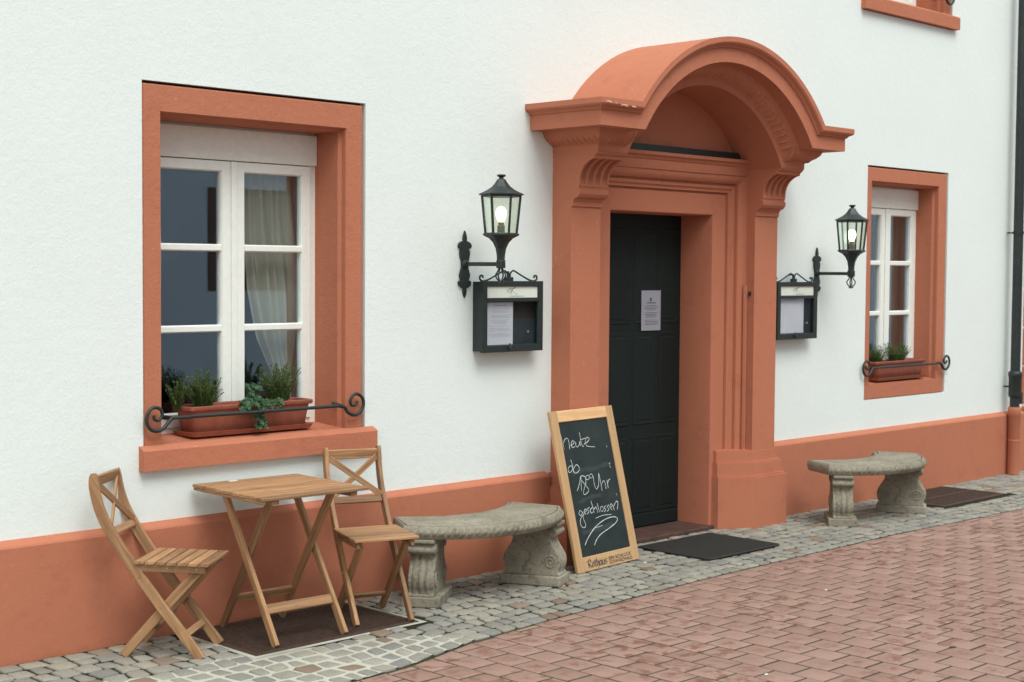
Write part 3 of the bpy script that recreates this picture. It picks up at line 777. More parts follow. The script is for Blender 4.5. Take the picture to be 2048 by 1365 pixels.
def heather(loc, h, spread, n, label, seed, name='heather_plant', ln=.020):
    random.seed(seed); mb = MB(); st = MB()
    for i in range(n):
        a = random.uniform(0, 2*pi); r = spread*sqrt(random.random())
        bx, by = r*cos(a)*.55, r*sin(a)*.38
        hh = h*random.uniform(.55, 1.05)*(1-.25*(r/spread)**2); lx, ly = r*cos(a)*.7+random.uniform(-.02, .02), r*sin(a)*.45+random.uniform(-.015, .015)
        pts = [Vector((bx+lx*t*t, by+ly*t*t, hh*t)) for t in (0, .3, .6, .85, 1)]
        sp = spline(pts, 3); st.tube(sp, .0011, 3)
        for k in range(int(hh/.0036)):
            t = .18+.82*random.random(); p = pts[0].lerp(pts[-1], t); p = Vector((bx+lx*t*t, by+ly*t*t, hh*t))
            b = random.uniform(0, 2*pi); L = ln*random.uniform(.6, 1.1)*(1.15-.5*t); up = random.uniform(.5, 1.3)
            d = Vector((cos(b), sin(b), up)).normalized()*L; s = Vector((-sin(b), cos(b), 0))*.0026
            mb.add([p-s*.4, p+d*.5-s, p+d, p+d*.5+s], [(0, 1, 2, 3)])
    t = thing(name, label, 'plant', loc)
    obj('foliage', mb, M_heath, t); obj('stems', st, M_stem, t)
    return t
def geranium(loc, label, seed, n=34, sx=.10):
    random.seed(seed); mb = MB(); st = MB()
    for i in range(n):
        c = random.uniform(-1, 1); x = c*sx; out = random.random()
        # leaves climb a little behind the rim and spill over it in front
        if i % 4 == 0: p = Vector((x*.35+.01, -.02+random.uniform(-.01, .02), random.uniform(.03, .115)))
        elif i % 5 == 1: p = Vector((x*.25+.0, -.085-random.random()*.02, -.012-random.random()*.075))
        else: p = Vector((x, -.06-out*.05, .035-.03*out+random.uniform(-.01, .02)))
        st.tube(spline([Vector((x*.2, 0, 0)), (p+Vector((x*.2, 0, .02)))*.6, p], 3), .0014, 4)
        R_ = random.uniform(.011, .020); nrm = Vector((random.uniform(-.5, .5), -.75+random.uniform(-.3, .3), .65+random.uniform(-.4, .3))).normalized()
        a = nrm.orthogonal().normalized(); b = nrm.cross(a); k = 15; vs = [p-nrm*.003]
        for j in range(k):
            th = 2*pi*j/k+random.random()*.1; rr_ = R_*(1+.13*cos(5*th))*(.55 if j == 0 else 1)
            vs.append(p+a*cos(th)*rr_+b*sin(th)*rr_+nrm*.004*sin(5*th))
        mb.add(vs, [(0, j+1, (j+1) % k+1) for j in range(k)])
    t = thing('geranium_plant', label, 'plant', loc)
    obj('leaves', mb, M_ivy, t, smooth=70); obj('stems', st, M_stem, t)
    return t
zr = PL1[2]+.122
heather((on(408, 815, Y=.10).x, .105, zr), .200, .092, 85, 'bushy heather between the dark heather and the geranium in the thick sill\'s trough', 1)
heather((on(556, 800, Y=.11).x, .115, zr), .225, .104, 80, 'upright heather with tall sprigs behind the geranium, before the drawn curtain', 2)
heather((on(352, 812, Y=.15).x, .135, zr), .165, .05, 42, 'dark heather in the trough\'s corner against the window pane', 3)
geranium((on(508, 808, Y=.05).x, .085, zr), 'round leaved geranium spilling over the trough and iron rail', 4, 84, .135)
zr2 = PL2[2]+.122
heather((10.16, .11, zr2), .15, .10, 60, 'low heather in the flush window\'s trough, nearer the lantern', 5)
heather((10.47, .11, zr2), .17, .13, 75, 'leafy green herb in the flush window\'s trough, nearer the downpipe', 6)

# ------------------------------------------------------------------ lanterns
def lantern(loc, label):
    t = thing('wall_lantern', label, 'lantern', loc, group='black wall lanterns beside the portal')
    hw = [(-.187, 0), (-.172, 8), (-.150, 13), (-.136, 10), (-.128, 30), (-.118, 46), (-.104, 50), (-.094, 48), (-.089, 28), (-.080, 36), (-.06, 41), (-.035, 32), (-.02, 26), (.012, 26), (.03, 33), (.055, 40), (.074, 36), (.082, 28), (.087, 46), (.098, 53), (.112, 48), (.122, 32), (.128, 12), (.138, 15), (.158, 11), (.185, 0)]
    k = .00095
    pl_ = [(-w*k, z) for z, w in hw]+[(w*k, z) for z, w in hw[::-1] if w]
    wp = MB().prism(pl_, -.014, 0, 'y')
    obj('wall_plate', wp, M_iron, t, bevel=.0025)
    obj('boss', MB().lathe([(.024, 0), (.022, .008), (.014, .016), (0, .018)], seg=12).__class__().loft([[(r*cos(2*pi*i/12), -.014-z, r*sin(2*pi*i/12)) for i in range(12)] for r, z in ((.026, 0), (.023, .008), (.014, .014))]), M_iron, t)
    obj('arm', MB().box(-.008, .008, -.318, -.012, -.011, .011), M_iron, t, bevel=.002)
    c = (0, -.292, 0); rot = radians(-135+30)
    obj('collar', MB().lathe([(.024, -.022), (.026, -.018), (.026, .018), (.024, .022)], c, 12), M_iron, t)
    obj('funnel', MB().lathe([(.021, .02), (.023, .05), (.029, .085), (.043, .115), (.064, .138), (.088, .150), (.098, .156), (.098, .163), (.088, .168)], c, 6, rot), M_iron, t, smooth=None)
    # cage bars and panes
    rb, rt, zb, zt = .084, .104, .166, .366
    for i in range(6):
        a = rot+i*pi/3; p0 = Vector((c[0]+rb*cos(a), c[1]+rb*sin(a), zb)); p1 = Vector((c[0]+rt*cos(a), c[1]+rt*sin(a), zt))
        obj('cage_bar', MB().tube([p0, p0.lerp(p1, .5), p1], .0068, 6), M_iron, t)
        b = a+pi/3; q0 = Vector((c[0]+rb*cos(b), c[1]+rb*sin(b), zb)); q1 = Vector((c[0]+rt*cos(b), c[1]+rt*sin(b), zt))
        cc = Vector((c[0], c[1], 0)); ins = lambda p: (p-cc)*1
        vs = [p0.lerp(q0, .07), p0.lerp(q0, .93), p1.lerp(q1, .93), p1.lerp(q1, .07)]
        n_ = Vector((cos(a+pi/6), sin(a+pi/6), 0))*.0025
        obj('pane', MB().loft([[v-n_*2 for v in vs], [v-n_ for v in vs]]), M_lglass, t)
    obj('top_rim', MB().lathe([(.100, .360), (.108, .360), (.110, .374), (.100, .374)], c, 6, rot), M_iron, t)
    obj('roof', MB().lathe([(.104, .368), (.121, .371), (.122, .376), (.100, .386), (.072, .400), (.050, .416), (.035, .434), (.025, .450), (.021, .456)], c, 6, rot), M_iron, t)
    obj('finial', MB().lathe([(.020, .452), (.013, .460), (.012, .466), (.022, .470), (.025, .476), (.020, .481), (0, .482)], c, 10), M_iron, t, smooth=50)
    for i in range(4):
        a = radians(20)+i*pi/2; d = Vector((cos(a), sin(a), 0)); o_ = Vector((0, -.292, 0))
        obj('hook', MB().tube(spline([o_+d*.008+Vector((0, 0, -.018)), o_+d*.018+Vector((0, 0, -.04)), o_+d*.030+Vector((0, 0, -.060)), o_+d*.020+Vector((0, 0, -.082)), o_+d*.010+Vector((0, 0, -.090)), o_+d*.014+Vector((0, 0, -.102))], 3), .0042, 5), M_iron, t)
    bl = obj('bulb', MB().lathe([(.013, .226), (.018, .238), (.026, .254), (.0295, .272), (.027, .290), (.018, .303), (.007, .308), (0, .309)], c, 14), M_bulb, t, smooth=80)
    obj('bulb_socket', MB().lathe([(.021, .165), (.021, .205), (.017, .210), (.015, .226)], c, 12), simple('socket', (.18, .17, .13), .6), t)
    return t
la = lantern((5.700, 0, 1.735), 'black wall lantern with a lit bulb above the menu case with the narrow sheet')
dup(la, (9.155, 0, 1.696), label='black wall lantern with a lit bulb in front of the flush window')

# ------------------------------------------------------------------ menu cases
def menu(loc, label, sheet_x, sheet_z, seed, lines):
    """origin: lower left corner on the wall; 0.475 wide, 0.385 high, 0.085 deep"""
    t = thing('menu_case', label, 'menu case', loc, group='black menu cases beside the portal'); w, h, d = .472, .388, .085
    obj('cabinet', MB().loft([ring4(0, w, 0, h, 0), ring4(0, w, 0, h, -d+.02), ring4(.012, w-.012, .012, h-.012, -d+.02), ring4(.012, w-.012, .012, h-.012, -.03)], True, True), M_iron, t)
    F = -d
    obj('door_frame', MB().loft([ring4(-.006, w+.006, -.006, h+.004, F+.021), ring4(-.006, w+.006, -.006, h+.004, F+.002), ring4(-.003, w+.003, -.003, h+.001, F), ring4(.030, w-.030, .030, h-.024, F), ring4(.034, w-.034, .034, h-.028, F+.008), ring4(.034, w-.034, .034, h-.028, F+.021)], True, False), M_iron, t)
    obj('crossbar', MB().box(.030, w-.030, F-.001, F+.015, h-.112, h-.090), M_iron, t, bevel=.002)
    hp = obj('header_panel', MB().box(.034, w-.034, F+.010, F+.014, h-.092, h-.026), M_paperw, t)
    mb = MB()
    def st(pts, wd): 
        m2 = MB(); ribbon(m2, spline([Vector((p[0], p[1], 0)) for p in pts], 5), wd); mb.add([(v[0], F+.0088, v[1]) for v in m2.v], m2.f)
    cx, cz = .232, h-.052
    sc = lambda a: [(cx+x*.034, cz+z*.026) for x, z in a]
    st(sc([(-1.2, -.2), (-.9, .3), (-.4, .5), (-.2, .1), (-.6, -.3), (-1, -.1), (-.5, .4), (.3, .5), (.9, .8)]), .0026)
    st(sc([(.7, .9), (.2, .4), (-.1, -.1), (-.35, -.8)]), .0026)
    st(sc([(.0, .1), (.4, -.2), (.9, -.7), (1.3, -.8)]), .0026)
    obj('emblem', mb, M_ink, hp)
    mb = MB()
    for i in range(11): mb.box(cx-.01+i*.0095, cx-.004+i*.0095, F+.0085, F+.0092, h-.083, h-.079)
    obj('caption', mb, M_inkf, hp)
    obj('backing', MB().box(.012, w-.012, -.032, -.028, .012, h-.10), simple('case_lining', (.010, .013, .013), .7), t)
    x0, x1 = sheet_x; z0, z1 = sheet_z
    sh = obj('menu_sheet', MB().box(x0, x1, -.058, -.0565, z0, z1), M_paper, t)
    random.seed(seed); mb = MB(); z = z1-.03; yy = -.0587
    mb.box(x0+(x1-x0)*.25, x0+(x1-x0)*.75, yy, yy+.0006, z1-.021, z1-.016)
    while z > z0+.04 and lines:
        if random.random() < .84:
            ww = (x1-x0)*random.uniform(.25, .42); mb.box((x0+x1)/2-ww, (x0+x1)/2+ww, yy, yy+.0006, z-.0016, z)
        z -= .0068
    obj('printed_lines', mb, M_inkf, sh)
    obj('case_pane', MB().box(.034, w-.034, F+.0155, F+.0175, .032, h-.112), M_cglass, t)
    obj('latch', MB().lathe([(.010, -.004), (.011, .006), (.006, .020), (.004, .030)], (w*.43, F-.006, .012), 8), M_iron, t)
    obj('lock', MB().loft([[(w*.76+.007*cos(2*pi*i/10), y, .105+.007*sin(2*pi*i/10)) for i in range(10)] for y in (F+.014, F+.003)]), M_screw, t)
    # iron crest
    mid = w/2
    obj('crest_block', MB().box(mid-.028, mid+.028, -.055, -.035, h+.003, h+.026).box(mid-.011, mid+.011, -.052, -.038, h+.026, h+.050), M_iron, t, bevel=.002)
    for s in (-1, 1):
        P = lambda x, z: Vector((mid+s*x, -.045, h+z))
        obj('crest_scroll', MB().tube(spline([P(.010, .046), P(.028, .060), P(.045, .060), P(.10, .036), P(.165, .010), P(.205, .004), P(.226, .014), P(.224, .032), P(.208, .034), P(.203, .022)], 5), .0052, 6, .006), M_iron, t, smooth=50)
    obj('nail', MB().tube([(mid, -.005, h+.05), (mid, -.045, h+.055)], .005, 6), M_iron, t)
    return t
menu((5.772, 0, 1.250), 'black iron menu case with a narrow printed sheet under the lantern', (.058, .258), (.034, .272), 3, True)
menu((8.578, 0, 1.244), 'black iron menu case with a wide pale sheet beside the portal\'s outer pilaster', (.036, .345), (.036, .285), 5, False)

# notice on the door
nt_ = thing('notice', 'white paper notice taped to the dark door', 'paper', (7.626, .2545, 1.315))
sh = obj('sheet', MB().box(-.098, .098, -.002, 0, 0, .262), simple('shaded_notice_paper', (.30, .30, .345), .8, 0, 14, .06, .05), nt_)  # white paper greyed: the door recess's shade is put into its colour
random.seed(9); mb = MB(); mb.box(-.012, .004, -.0026, -.0019, .19, .215); mb.box(-.045, .05, -.0026, -.0019, .178, .184)
for k in range(15):
    if k % 5 == 4: continue
    a, b = random.uniform(-.075, -.05), random.uniform(.04, .075); mb.box(a, b, -.0026, -.0019, .162-.0095*k, .1645-.0095*k)
obj('printed_lines', mb, M_ink, sh)

# ------------------------------------------------------------------ drainpipe
dp = thing('drainpipe', 'dark green-black downpipe ending in a terracotta standpipe at the house corner', 'drainpipe', (12.035, -.10, 0))
obj('pipe', MB().lathe([(.041, .56), (.041, 4.6), (.041, 7.3)], seg=20), M_pipe, dp, smooth=40)
obj('sleeve', MB().lathe([(.043, .655), (.052, .665), (.054, .68), (.054, .83), (.058, .835), (.058, .865), (.050, .875), (.043, .88)], seg=20), M_pipe, dp, smooth=40)
obj('inspection_door', MB().box(.02, .058, -.045, -.02, .60, .70), M_pipe, dp, bevel=.004)
for z in (.745, 2.05, 4.3):
    obj('pipe_clip', MB().lathe([(.044, z-.012), (.047, z-.012), (.047, z+.012), (.044, z+.012)], seg=20, caps=False).box(-.075, -.04, .03, .04, z-.004, z+.004).box(-.006, .006, .03, .10, z-.006, z+.006), M_iron, dp)
obj('standpipe', MB().lathe([(.050, 0), (.050, .50), (.054, .505), (.054, .56), (.048, .575)], seg=20), M_terra_s, dp, smooth=40, label='terracotta painted standpipe')
obj('standpipe_collar', MB().lathe([(.0505, .28), (.053, .283), (.053, .295), (.0505, .298)], seg=20, caps=False), M_terra_s, dp)

# ================================================================== THINGS ON THE PAVEMENT
# ------------------------------------------------------------------ grates and mat
def grate(rect, label, mid=False):
    x0, x1, y0, y1 = rect; cx, cy = (x0+x1)/2, (y0+y1)/2; hx, hy = (x1-x0)/2, (y1-y0)/2
    t = thing('light_well_grate', label, 'grate', (cx, cy, -.03), group='rusty grates let into the setts')
    f = .03
    obj('frame', MB().loft([ring4(-hx, hx, -hy, hy, 0)]*0 or [[(-hx, -hy, 0), (hx, -hy, 0), (hx, hy, 0), (-hx, hy, 0)], [(-hx, -hy, .031), (hx, -hy, .031), (hx, hy, .031), (-hx, hy, .031)], [(-hx+f, -hy+f, .031), (hx-f, -hy+f, .031), (hx-f, hy-f, .031), (-hx+f, hy-f, .031)], [(-hx+f, -hy+f, .0), (hx-f, -hy+f, .0), (hx-f, hy-f, .0), (-hx+f, hy-f, .0)]], True, False), M_grate, t)
    obj('pan', MB().box(-hx+.01, hx-.01, -hy+.01, hy-.01, .001, .006), M_void, t)
    mb = MB(); y = -hy+f+.004
    while y < hy-f-.006:
        mb.box(-hx+f, hx-f, y, y+.010, .012, .0295); y += .0205
    o = obj('slats', mb, M_grate, t); o['kind'] = 'stuff'
    if mid: obj('cross_member', MB().box(-hx+f, hx-f, -.012, .016, .010, .032), M_grate, t)
    return t
grate(GR1, 'large rusty ribbed grate in the setts under the table and chairs')
grate(GR2, 'rusty grate with a middle bar in the setts beneath the flush window', True)
mt = thing('door_mat', 'dark grey rubber mat lying on the setts before the door', 'mat', (7.40, -.42, .004))
obj('pad', MB().box(-.355, .355, -.278, .278, 0, .011), M_mat, mt, bevel=.004)
mb = MB()
for k in range(43):
    x = -.345+k*.0164; mb.box(x, x+.009, -.27, .27, .011, .0135)
o = obj('ribs', mb, M_mat, mt); o['kind'] = 'stuff'

# ------------------------------------------------------------------ folding chairs
def chair(loc, rz, label, front=True):
    t = thing('folding_chair', label, 'chair', loc, rz, 'wooden folding chairs at the bistro table')
    W_ = .140; N = (0, 1, 0)
    path = [(.362, 0), (.27, .118), (.184, .226), (.10, .340), (.03, .437), (-.028, .525), (-.072, .600), (-.100, .675), (-.115, .745), (-.118, .803)]
    for s in (-1, 1):
        sp = spline([Vector((a, s*W_, z)) for a, z in path], 3); n = len(sp)
        wd = [.043+.004*sin(pi*i/(n-1)) for i in range(n)]; wd[-1] = .020; wd[-2] = .036; wd[-3] = .042
        plank_path('post', sp, wd, .021, N, M_wood, t)
        bar('leg', (.004, s*(W_-.024), 0.0), (.345, s*(W_-.024), .385), .042, .020, M_wood, t, (1, 0, -1))
        bar('seat_rail', (.070, s*(W_-.002), .395), (.380, s*(W_-.002), .392), .036, .019, M_wood, t, (0, 0, 1))
        for a, z in ((.088, .358), (.184, .226), (.215, .395), (.345, .393)):
            so_ = .0115 if a in (.088, .184) else .0085
            yy = s*(W_+so_); obj('screw', MB().loft([[(a+.0045*cos(2*pi*i/8), yy, z+.0045*sin(2*pi*i/8)) for i in range(8)], [(a+.004*cos(2*pi*i/8), yy+s*.002, z+.004*sin(2*pi*i/8)) for i in range(8)]]), M_screw, t)
    # seat slats run across
    x = .070; w = .0425
    for k in range(7):
        a = x+k*(w+.0055); bar('seat_slat', (a+w/2, -.163, .420-.0009*k), (a+w/2, .163, .420-.0009*k), w, .013, M_wood, t, (1, 0, 0), .002)
    e = W_-.012
    bar('top_rail', (-.112, -e, .768), (-.112, e, .768), .048, .018, M_wood, t, (.18, 0, 1))
    bar('back_rail', (-.038, -e, .545), (-.038, e, .545), .036, .018, M_wood, t, (-.5, 0, 1))
    for s in (-1, 1):
        bar('back_brace', (-.040-.004*s, -s*e, .563), (-.106-.004*s, s*e, .752), .030, .011, M_wood, t, (0, 1, 0) if False else (-.2, .8*s, -.6), .002)
    if front: bar('stretcher', (.285, -e, .098), (.285, e, .098), .030, .017, M_wood, t, (-.6, 0, .8))
    bar('rear_stretcher', (.080, -e+.02, .086), (.080, e-.02, .086), .030, .017, M_wood, t, (.7, 0, .7))
    return t
chair((3.520, -.165, 0), radians(-50.5), 'wooden folding chair at the bistro table\'s side away from the stone bench')
chair((4.765, -.245, 0), radians(-110), 'wooden folding chair between the bistro table and the stone bench', False)
# ------------------------------------------------------------------ table
tb = thing('folding_table', 'square wooden folding bistro table with slatted top on crossed legs', 'table', (4.205, -.346, 0), radians(-3))
HT = .686; ns = 9; dep = .612; wd_ = dep/ns
for k in range(ns):
    y = -dep/2+(k+.5)*wd_; bar('top_slat', (-.292+random.uniform(-.002, .002), y, HT-.007), (.292+random.uniform(-.002, .002), y, HT-.007), wd_-.009, .014, M_wood, tb, (0, 1, 0), .002)
for x in (-.215, .215): bar('batten', (x, -.285, HT-.026), (x, .285, HT-.026), .040, .022, M_wood, tb, (1, 0, 0))
bar('edge_batten', (-.283, -.296, HT-.022), (-.283, .296, HT-.022), .016, .014, M_wood, tb, (1, 0, 0))
for s in (-1, 1):
    bar('leg', (s*.190, -.252, 0), (s*.190, .190, .662), .040, .020, M_wood, tb, (0, 1, 0))
    bar('leg', (s*.166, .245, 0), (s*.166, -.175, .662), .040, .020, M_wood, tb, (0, 1, 0))
bar('stretcher', (-.182, -.152, .150), (.182, -.152, .150), .046, .016, M_wood, tb, (0, .55, 1))
bar('stretcher', (-.158, .150, .150), (.158, .150, .150), .042, .016, M_wood, tb, (0, -.55, 1))
p = on(466, 962, Z=HT+.002)
tag(obj('paper_scrap', MB().box(-.022, .022, -.012, .012, 0, .0015), M_paperw, origin=None), 'small white paper scrap on the bistro table', 'paper').location = (p.x, p.y, HT+.0008)

# ------------------------------------------------------------------ stone benches
def bench(loc, rz, label):
    t = thing('stone_bench', label, 'bench', loc, rz, 'curved cast stone benches along the wall'); H = .410
    def arc(c, r, a0, a1, n): return [(c[0]+r*sin(a0+(a1-a0)*i/n), c[1]-r*cos(a0+(a1-a0)*i/n)) for i in range(n+1)]
    def outline(ins):
        fr = .668-ins; ar = .543+ins
        A = math.asin(.545/.668); B = math.asin(.395/.543)
        front = arc((0, .423), fr, -A+ins*.9, A-ins*.9, 44); back = arc((0, .693), ar, B-ins*1.1, -B+ins*1.1, 30)
        pts = front+back; out = []
        return pts
    # edge profile: rounded, carved nosing
    pr = [(.045, H-.074), (.012, H-.070), (.004, H-.062), (.000, H-.050), (-.004, H-.036), (-.002, H-.022), (.004, H-.010), (.012, H-.004), (.020, H-.004), (.0215, H-.0115), (.0265, H-.0115), (.028, H-.003), (.034, H)]
    mb = MB().loft([[(x, y, z) for x, y in outline(i_)] for i_, z in pr])
    obj('seat', mb, M_stone, t, smooth=35)
    # egg and dart carving on the nosing
    mb = MB(); A = math.asin(.545/.668)
    for k in range(35):
        a = -A+.03+(2*A-.06)*k/34; n_ = Vector((sin(a), -cos(a), 0)); tg = Vector((cos(a), sin(a), 0)); c = Vector((.670*sin(a), .423-.670*cos(a), H-.036))
        vs = []
        for u in range(5):
            for v in range(5):
                du, dv = (u/4-.5), (v/4-.5); hgt = .019*sqrt(max(0, cos(pi*du)*cos(pi*dv)))
                vs.append(c+tg*(du*.034*(1.2 if k % 2 else .75)+dv*.010)+Vector((0, 0, dv*.040))+n_*(hgt-.008))
        mb.add(vs, [(u*5+v, u*5+v+1, (u+1)*5+v+1, (u+1)*5+v) for u in range(4) for v in range(4)])
    obj('carved_edge', mb, M_stone, t, smooth=60)
    for s in (-1, 1):
        ang = radians(-50 if s < 0 else 30); ca, sa = cos(ang), sin(ang); c0 = Vector((s*.372, .055, 0))
        def TR(m_):
            m_.v = [(c0.x+x*ca-y*sa, c0.y+x*sa+y*ca, z) for x, y, z in m_.v]; return m_
        lg = bpy.data.objects.new('leg', None); COL.objects.link(lg); lg.parent = t
        base = MB().box(-.098, .098, -.172, .172, 0, .052); obj('leg_base', TR(base), M_stone, lg, bevel=.006)
        hp = [(.052, .160), (.060, .160), (.072, .150), (.085, .152), (.105, .160), (.130, .163), (.155, .157), (.180, .143), (.205, .126), (.230, .113), (.250, .108), (.265, .114), (.275, .128), (.290, .138), (.305, .136), (.318, .128), (.322, .150), (.340, .150)]
        poly = [(-w_, z) for z, w_ in hp]+[(w_, z) for z, w_ in hp[::-1]]
        obj('leg_body', TR(MB().prism(poly, -.066, .066, 'x')), M_stone, lg, bevel=.007)
        for f in (-1, 1):
            # raised fluted band on the scroll faces and volutes on the cheeks
            mb = MB()
            for bx in (-.034, .0, .034):
                pts = spline([Vector((bx, f*(w_+.001), z)) for z, w_ in hp[2:13]], 3); obj('scroll_band', TR(MB().tube(pts, .0125, 8, .006, up=(1, 0, 0))), M_stone, lg, smooth=50)
            for yy, zz, R_ in ((f*.108, .128, .040), (f*.108, .290, .024)):
                for sx in (-1, 1):
                    sp = [Vector((sx*.067, yy+R_*(1-u/26)*cos(u*.55), zz+R_*(1-u/26)*sin(u*.55))) for u in range(25)]
                    obj('volute', TR(MB().tube(sp, .0062, 5)), M_stone, lg, smooth=50)
            obj('scroll_roll', TR(MB().loft([[(x, f*.128+.019*cos(2*pi*i/12), .285+.019*sin(2*pi*i/12)) for i in range(12)] for x in (-.070, -.066, .066, .070)])), M_stone, lg, smooth=50)
    return t
b1 = bench((5.500, -.425, 0), radians(-4), 'curved stone bench between the folding chair and the chalkboard')
dup(b1, (9.170, -.535, 0), radians(-2), 'curved stone bench beside the rusty grate near the downpipe')

# ------------------------------------------------------------------ chalkboard
BL, BR = Vector((6.190, -.432, 0)), Vector((6.790, -.375, 0)); TM = Vector((6.464, -.190, .8975))
ux = (BR-BL).normalized(); bm_ = (BL+BR)/2; uy = TM-bm_; BH = uy.length; uy = (uy-ux*uy.dot(ux)).normalized(); un = ux.cross(uy)
cbm = Matrix(((ux.x, uy.x, un.x, BL.x), (ux.y, uy.y, un.y, BL.y), (ux.z, uy.z, un.z, BL.z+.004), (0, 0, 0, 1))); cbi = cbm.inverted()
cb = thing('chalkboard', 'wood framed chalkboard with white handwriting leaning beside the door', 'sign'); cb.matrix_basis = cbm
BW = (BR-BL).length
def bpix(x, y):
    """a point of the photograph's board, in the board's own plane"""
    d = ray(1080+x/3.7909, 800+y/3.7909); t_ = (BL-CAM).dot(un)/d.dot(un); q = cbi @ (CAM+d*t_); return Vector((q.x, q.y, 0))
fw = .066; tk = .022; bh = .082
bar('frame_stile', (fw/2, 0, -tk/2), (fw/2, BH, -tk/2), fw, tk, M_pine, cb, (1, 0, 0))
bar('frame_stile', (BW-fw/2, 0, -tk/2), (BW-fw/2, BH, -tk/2), fw, tk, M_pine, cb, (1, 0, 0))
bar('frame_rail', (fw+.0005, BH-fw/2, -tk/2), (BW-fw-.0005, BH-fw/2, -tk/2), fw, tk-.001, M_pine, cb, (0, 1, 0))
bar('frame_rail', (fw+.0005, bh/2, -tk/2), (BW-fw-.0005, bh/2, -tk/2), bh, tk-.001, M_pine, cb, (0, 1, 0))
obj('slate', MB().box(fw-.01, BW-fw+.01, bh-.01, BH-fw+.01, -.017, -.008), M_slate, cb)
mb = MB()
def pen(pts, w=.0052, sm=True):
    q = [bpix(*p) for p in pts]; ribbon(mb, spline(q, 5) if sm else q, w, -.0072 if w < .03 else -.0077)
def loop(cx, cy, rx, ry, a0=-1.2, w=.0048): pen([(cx+rx*cos(a0+i*.7), cy+ry*sin(a0+i*.7)) for i in range(11)], w)
def word(n='chalk_word'):
    global mb
    obj(n, mb, M_chalk, cb); mb = MB()
pen([(163, 266), (178, 325), (190, 374)], .004); pen([(183, 330), (196, 298), (214, 292), (225, 318), (232, 374)])
pen([(238, 346), (260, 332), (266, 316), (252, 311), (242, 338), (254, 361), (276, 350)]); pen([(276, 318), (279, 345), (291, 357), (304, 338), (309, 312), (312, 350)])
pen([(304, 245), (315, 300), (325, 344), (338, 352)]); pen([(312, 302), (332, 296), (352, 288)], .004); pen([(340, 336), (368, 316), (379, 292), (364, 284), (350, 308), (354, 342), (380, 353), (422, 355)])
word(); pen([(252, 506), (234, 500), (220, 528), (231, 552), (250, 532), (254, 508), (259, 549)]); pen([(240, 455), (254, 500), (265, 548), (286, 552), (304, 530), (298, 502), (280, 492), (264, 520)])
word(); pen([(288, 692), (304, 640), (315, 576), (318, 630), (322, 690)]); pen([(350, 584), (326, 574), (315, 600), (345, 638), (376, 680), (362, 708), (338, 716), (340, 680), (354, 630), (351, 586)])
loop(367, 588, 13, 17, w=.004); loop(394, 577, 12, 15, w=.004)
word(); pen([(408, 572), (418, 636), (434, 676), (449, 650), (452, 600), (450, 556)]); pen([(452, 556), (465, 620), (478, 690)]); pen([(470, 650), (484, 616), (498, 622), (508, 674)]); pen([(514, 606), (524, 668)]); pen([(520, 634), (526, 608), (538, 600)])
word(); pen([(326, 850), (309, 839), (303, 864), (318, 878), (330, 852), (336, 900), (353, 944), (345, 968), (322, 960), (312, 922), (320, 892), (344, 862)]); pen([(338, 858), (358, 842), (350, 828), (340, 850), (356, 868)])
pen([(381, 815), (363, 829), (379, 847), (365, 864)]); pen([(403, 815), (388, 834), (396, 858), (412, 846)]); pen([(392, 765), (409, 820), (419, 858)]); pen([(415, 832), (428, 812), (438, 830), (446, 855)]); pen([(440, 784), (452, 830), (462, 850)])
loop(476, 826, 11, 19); pen([(507, 800), (493, 815), (506, 832), (493, 848)]); pen([(529, 795), (516, 810), (529, 828), (516, 845)]); pen([(537, 818), (556, 801), (546, 788), (536, 810), (552, 834)]); pen([(561, 802), (570, 838)]); pen([(565, 806), (580, 776), (592, 768), (597, 790), (592, 832)])
word(); pen([(348, 1102), (374, 1042), (428, 962), (500, 906), (560, 886), (592, 896), (585, 926), (540, 966), (470, 1016), (436, 1060), (420, 1102)], .0066)
pen([(428, 898), (480, 876), (548, 868)], .004); pen([(428, 970), (480, 952)], .0035)
word('chalk_flourish'); pen([(511, 344), (515, 360)], .004); pen([(527, 482), (538, 478), (532, 498), (545, 512)], .003); pen([(585, 708), (588, 724)], .004)
word('chalk_marks')
mb = MB()
pen([(250, 560), (330, 530), (420, 520), (520, 480)], .034); pen([(300, 780), (380, 740), (470, 720)], .03); pen([(330, 1010), (420, 985), (560, 940)], .036)
obj('chalk_smear', mb, M_chalkf, cb)
# printed lettering on the bottom rail: broad pen blackletter, then two small lines
mb = MB()
glyph = [('R', .62, [[(.10, .0), (.10, .92)], [(-.02, .80), (.10, .96), (.34, 1.0), (.50, .86), (.48, .62), (.14, .50)], [(.20, .50), (.42, .10), (.56, .02)]]),
         ('o', .42, [[(.18, .62), (.04, .50), (.04, .12), (.18, 0), (.32, .12), (.32, .50), (.18, .62)]]),
         ('t', .32, [[(.12, .84), (.12, .10), (.20, .0), (.28, .08)], [(0, .60), (.26, .62)]]),
         ('h', .44, [[(.06, 1.0), (.06, .0)], [(.06, .48), (.20, .62), (.32, .50), (.32, .04), (.22, -.22)]]),
         ('a', .46, [[(.32, .60), (.32, .06), (.40, 0)], [(.30, .52), (.14, .62), (.03, .50), (.03, .12), (.14, .0), (.30, .14)]]),
         ('u', .46, [[(.04, .62), (.04, .10), (.14, .0), (.30, .14)], [(.32, .62), (.32, .06), (.40, .0)]]),
         ('s', .36, [[(.30, .54), (.16, .62), (.03, .50), (.08, .36), (.27, .26), (.30, .10), (.15, 0), (.0, .08)]])]
A, B, T = bpix(368, 1278), bpix(512, 1240), bpix(366, 1216); tot = sum(g_[1] for g_ in glyph); sx = (B-A)/tot; sy = Vector((0, (T-A).length, 0)); x = 0
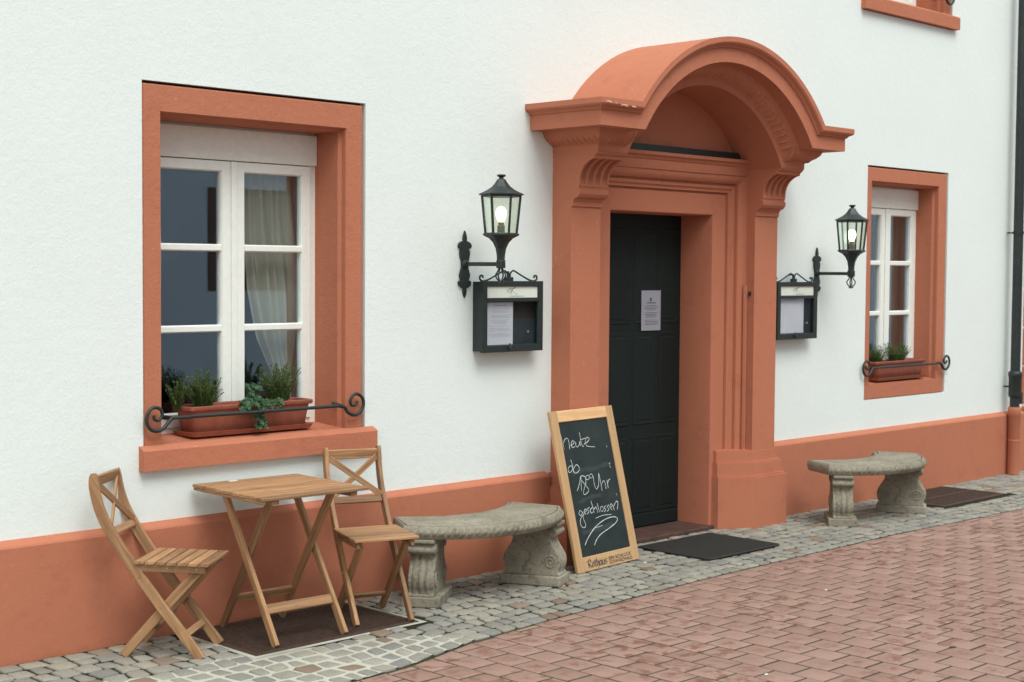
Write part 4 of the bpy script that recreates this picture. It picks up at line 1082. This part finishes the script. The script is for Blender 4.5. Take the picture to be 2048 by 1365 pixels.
for _, adv, strokes in glyph:
    for s_ in strokes: ribbon(mb, [A+sx*(x+p_[0])+sy*p_[1] for p_ in s_], .0095, .0006, nib=Vector((.83, .40, 0)))
    x += adv
obj('printed_lettering', mb, M_ink, cb)
for txt, q0, q1, q2 in (('EIN SCHLUCK', (524, 1214), (692, 1172), (522, 1188)), ('SCHWARZWALD', (530, 1244), (700, 1204), (528, 1219))):
    cu = bpy.data.curves.new('text', 'FONT'); cu.body = txt; cu.size = 1; cu.offset = .012
    to = bpy.data.objects.new('text', cu); COL.objects.link(to)
    dg = bpy.context.evaluated_depsgraph_get(); me = bpy.data.meshes.new_from_object(to.evaluated_get(dg)); bpy.data.objects.remove(to)
    xs2 = [v.co.x for v in me.vertices]; ys2 = [v.co.y for v in me.vertices]; a, b, c = bpix(*q0), bpix(*q1), bpix(*q2)
    wx, wy = max(xs2)-min(xs2), max(ys2)-min(ys2)
    for v in me.vertices:
        q = a+(b-a)*((v.co.x-min(xs2))/wx)+Vector((0, (c-a).length, 0))*((v.co.y-min(ys2))/wy); v.co = (q.x, q.y, .0007)
    me.materials.clear(); me.materials.append(M_ink)
    o = bpy.data.objects.new('printed_line', me); COL.objects.link(o); o.parent = cb

# ------------------------------------------------------------------ litter on the paving
def litter(px_, py_, z, r, mat, label, cat, seed, name):
    random.seed(seed); p = on(px_, py_, Z=z); k = 8; mb = MB()
    rg = [(r*random.uniform(.6, 1.2)*cos(2*pi*i/k), r*.6*random.uniform(.6, 1.2)*sin(2*pi*i/k), .001) for i in range(k)]
    mb.add(rg+[(0, 0, .006)], [(i, (i+1) % k, k) for i in range(k)]+[tuple(range(k-1, -1, -1))])
    o = obj(name, mb, mat); o.location = (p.x, p.y, z+.001); return tag(o, label, cat)
M_leaf = simple('dry_leaf_brown', (.32, .24, .12), .8); M_leafd = simple('dark_leaf', (.025, .02, .015), .8)
litter(468, 1242, .0, .026, M_leaf, 'pale dry leaf on the ribbed grate under the table', 'leaf', 1, 'dry_leaf')
litter(1905, 1296, .0, .024, M_leafd, 'dark leaf lying on the red brick paving', 'leaf', 2, 'dark_leaf')
litter(1925, 1056, .0, .022, M_leaf, 'small brown leaf on the bricks by the sett border', 'leaf', 3, 'dry_leaf')
litter(1533, 1350, .0, .012, M_paperw, 'white speck of litter on the red bricks', 'litter', 4, 'paper_crumb')
litter(1652, 1181, .0, .010, M_paperw, 'white crumb on the bricks near the sett border', 'litter', 5, 'paper_crumb')
litter(1290, 1126, .0, .014, M_paperw, 'white crumb on the setts beside the rubber mat', 'litter', 6, 'paper_crumb')
